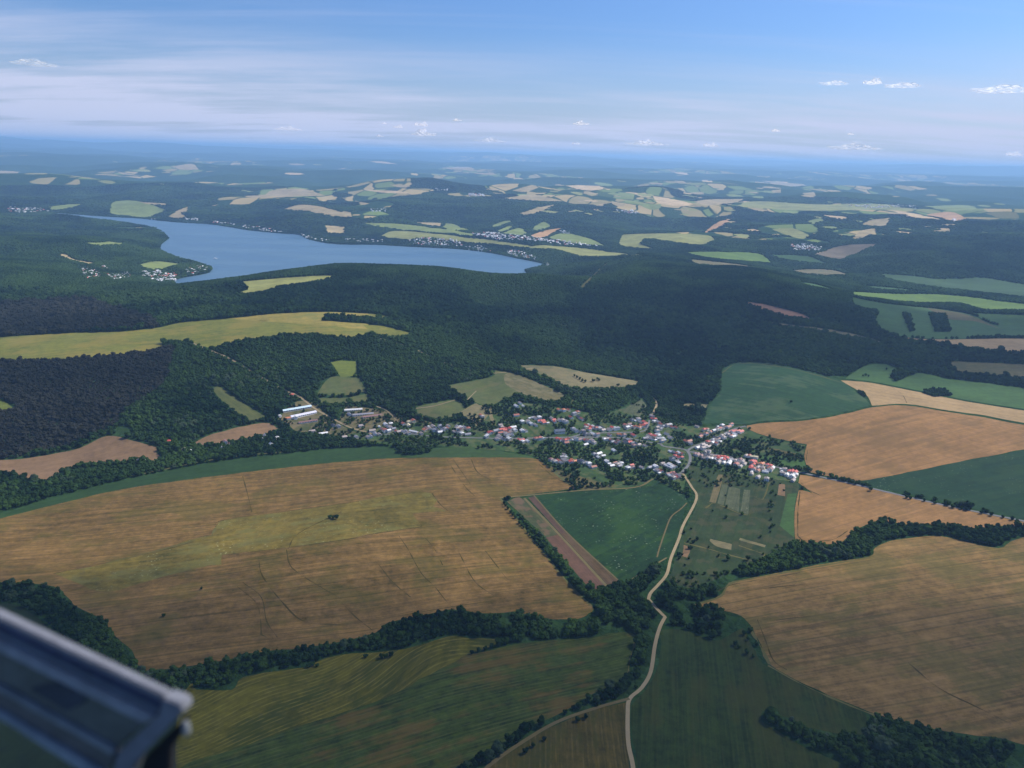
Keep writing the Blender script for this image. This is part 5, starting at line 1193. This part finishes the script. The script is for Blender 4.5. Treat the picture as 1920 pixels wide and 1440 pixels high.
def cloud_mesh(seed, flat=0.32, n=14, elong=1.0):
    bm = bmesh.new(); bmesh.ops.create_icosphere(bm, subdivisions=5, radius=0.5); rd = random.Random(seed); p = [rd.uniform(0, 9) for _ in range(4)]
    for v in bm.verts:
        c = v.co; k = 1+0.16*math.sin(c.x*13+p[0])*math.sin(c.y*11+p[1])+0.10*math.sin(c.x*27+p[2])*math.cos(c.z*22+p[3])
        z = c.z*k*(1 if c.z > 0 else 0.35)*(1+0.35*math.sin(c.x*9+p[3])); v.co = Vector((c.x*k, c.y*k, z*flat*1.6))
    me = bpy.data.meshes.new('cloud'); bm.to_mesh(me); bm.free(); me.polygons.foreach_set('use_smooth', [True]*len(me.polygons)); return me
M_CL = cloud_mat(0.30)
CL = [(540, 243, 52, 'flat white cloud low above the horizon, left of the tiny trio'), (721, 232, 9, 'tiniest white puff at the left of the small cloud trio'), (747, 239, 18, 'small white puff second in the row above the lake'),
 (790, 235, 26, 'small tilted white cloud third in the row above the lake'), (857, 226, 16, 'small high white puff above the middle of the lake'), (1090, 233, 28, 'rounded white puff alone above the middle ridges'),
 (920, 265, 62, 'long thin white cloud close to the horizon, centre'), (1080, 270, 16, 'tiny faint puff just below the rounded one'), (1212, 271, 82, 'wide flat white cloud close to the horizon right of centre'),
 (1595, 252, 12, 'tiny puff above the long low cloud on the right'), (1605, 279, 95, 'long low white cloud near the horizon on the right'), (1900, 291, 26, 'small cloud touching the right end of the horizon'),
 (712, 256, 14, 'faint speck of cloud under the tiniest puff'), (795, 253, 44, 'faint flat streak of cloud under the tilted cloud'), (1636, 156, 34, 'white cloud top standing out of the veil, left one of two'),
 (1693, 162, 60, 'white cloud top standing out of the veil, right one of two'), (1565, 157, 50, 'thin white cloud crest at the left of the veil tops'), (1880, 170, 95, 'wide pale cloud at the right edge of the sky'), (62, 120, 75, 'faint pinkish cloud at the left edge of the sky'),
 (1332, 274, 26, 'faint low puff right of the wide flat cloud'), (1455, 246, 16, 'faint small puff over the right hand ridges')]
cms = [cloud_mesh(s, n=16, elong=1.0) for s in range(4)] + [cloud_mesh(9, flat=0.14, n=26, elong=1.6)]
for m_ in cms: m_.materials.append(M_CL)
for i, (px, py, w, lb) in enumerate(CL):
    D = 34000.0; d = rays([px], [py])[0]; p = CAM+d*D/d[1]
    o_ = bpy.data.objects.new('cloud', cms[4] if w > 45 else cms[i % 4]); s = w/FPX*D*0.95
    o_.location = p.tolist(); o_.scale = (s, s, s*0.8); o_.rotation_euler = (0, 0, random.uniform(-.3, .3)); col.objects.link(o_); tag(o_, lb, 'cloud', 'clouds low over the horizon')

# unseen cloud sheets added between the sun and the valley floor to shade it
def shade_deck_mat(dens):
    m, t = new_mat('shade_deck')
    oc = t('ShaderNodeTexCoord').outputs['Object']; r_ = t('ShaderNodeVectorMath', {0: t('ShaderNodeMapping', {'Vector': oc, 'Scale': (1, 1, 0)}).outputs[0]}, operation='LENGTH').outputs['Value']
    n = t.noise(oc, 2.6, 5, 0.6)
    a = t.math('MULTIPLY', t.ramp(t.math('ADD', r_, t.math('MULTIPLY', t.math('SUBTRACT', n, 0.5), 0.9)), 1.02, 0.62), dens)
    d = t('ShaderNodeBsdfDiffuse', {'Color': (0.9, 0.9, 0.9, 1)}); tp = t('ShaderNodeBsdfTransparent'); m2 = t('ShaderNodeMixShader', {0: a, 1: tp.outputs[0], 2: d.outputs[0]})
    t('ShaderNodeOutputMaterial', {0: m2.outputs[0]}); return m
CALT = 1550.0
for (gx, gy, ra, rb, dn, lb) in ((-150, 600, 2500, 520, 0.40, 'added unseen cloud sheet overhead shading the nearest fields'),
                                 (1250, 2750, 1250, 650, 0.36, 'added unseen cloud sheet overhead shading the wooded slopes behind the village')):
    k = CALT/math.tan(SUN_EL); bm = bmesh.new(); bmesh.ops.create_icosphere(bm, subdivisions=4, radius=1.25)
    for v in bm.verts: v.co.z *= 1+0.5*math.sin(v.co.x*5)*math.sin(v.co.y*6)
    me = bpy.data.meshes.new('cloud'); bm.to_mesh(me); bm.free(); me.polygons.foreach_set('use_smooth', [True]*len(me.polygons)); me.materials.append(shade_deck_mat(dn))
    o_ = bpy.data.objects.new('cloud', me); o_.location = (gx+k*math.sin(SUN_AZ), gy+k*math.cos(SUN_AZ), CALT); o_.scale = (ra, rb, 60); col.objects.link(o_); tag(o_, lb, 'cloud')

# ---------------------------------------------------------------- haze
hz = bpy.data.objects.new('haze', None)
S = 92000.0
HV = [(x, y, z) for z in (-30, 860) for x, y in ((-S, -S), (S, -S), (S, S), (-S, S))]
hz = mesh_obj('haze', HV, [(3, 2, 1, 0), (4, 5, 6, 7), (0, 1, 5, 4), (1, 2, 6, 5), (2, 3, 7, 6), (3, 0, 4, 7)], None)
hm, t = new_mat('haze')
pv = t('ShaderNodeVolumePrincipled', {'Color': (0.39, 0.65, 1.0, 1), 'Density': 4.5e-5, 'Anisotropy': 0.15})
t('ShaderNodeOutputMaterial', {'Volume': pv.outputs[0]})
hz.data.materials.append(hm); tag(hz, 'thin blue haze filling the air over the valley and hills', 'haze', kind='stuff')
print('done', round(time.time()-T0, 1))
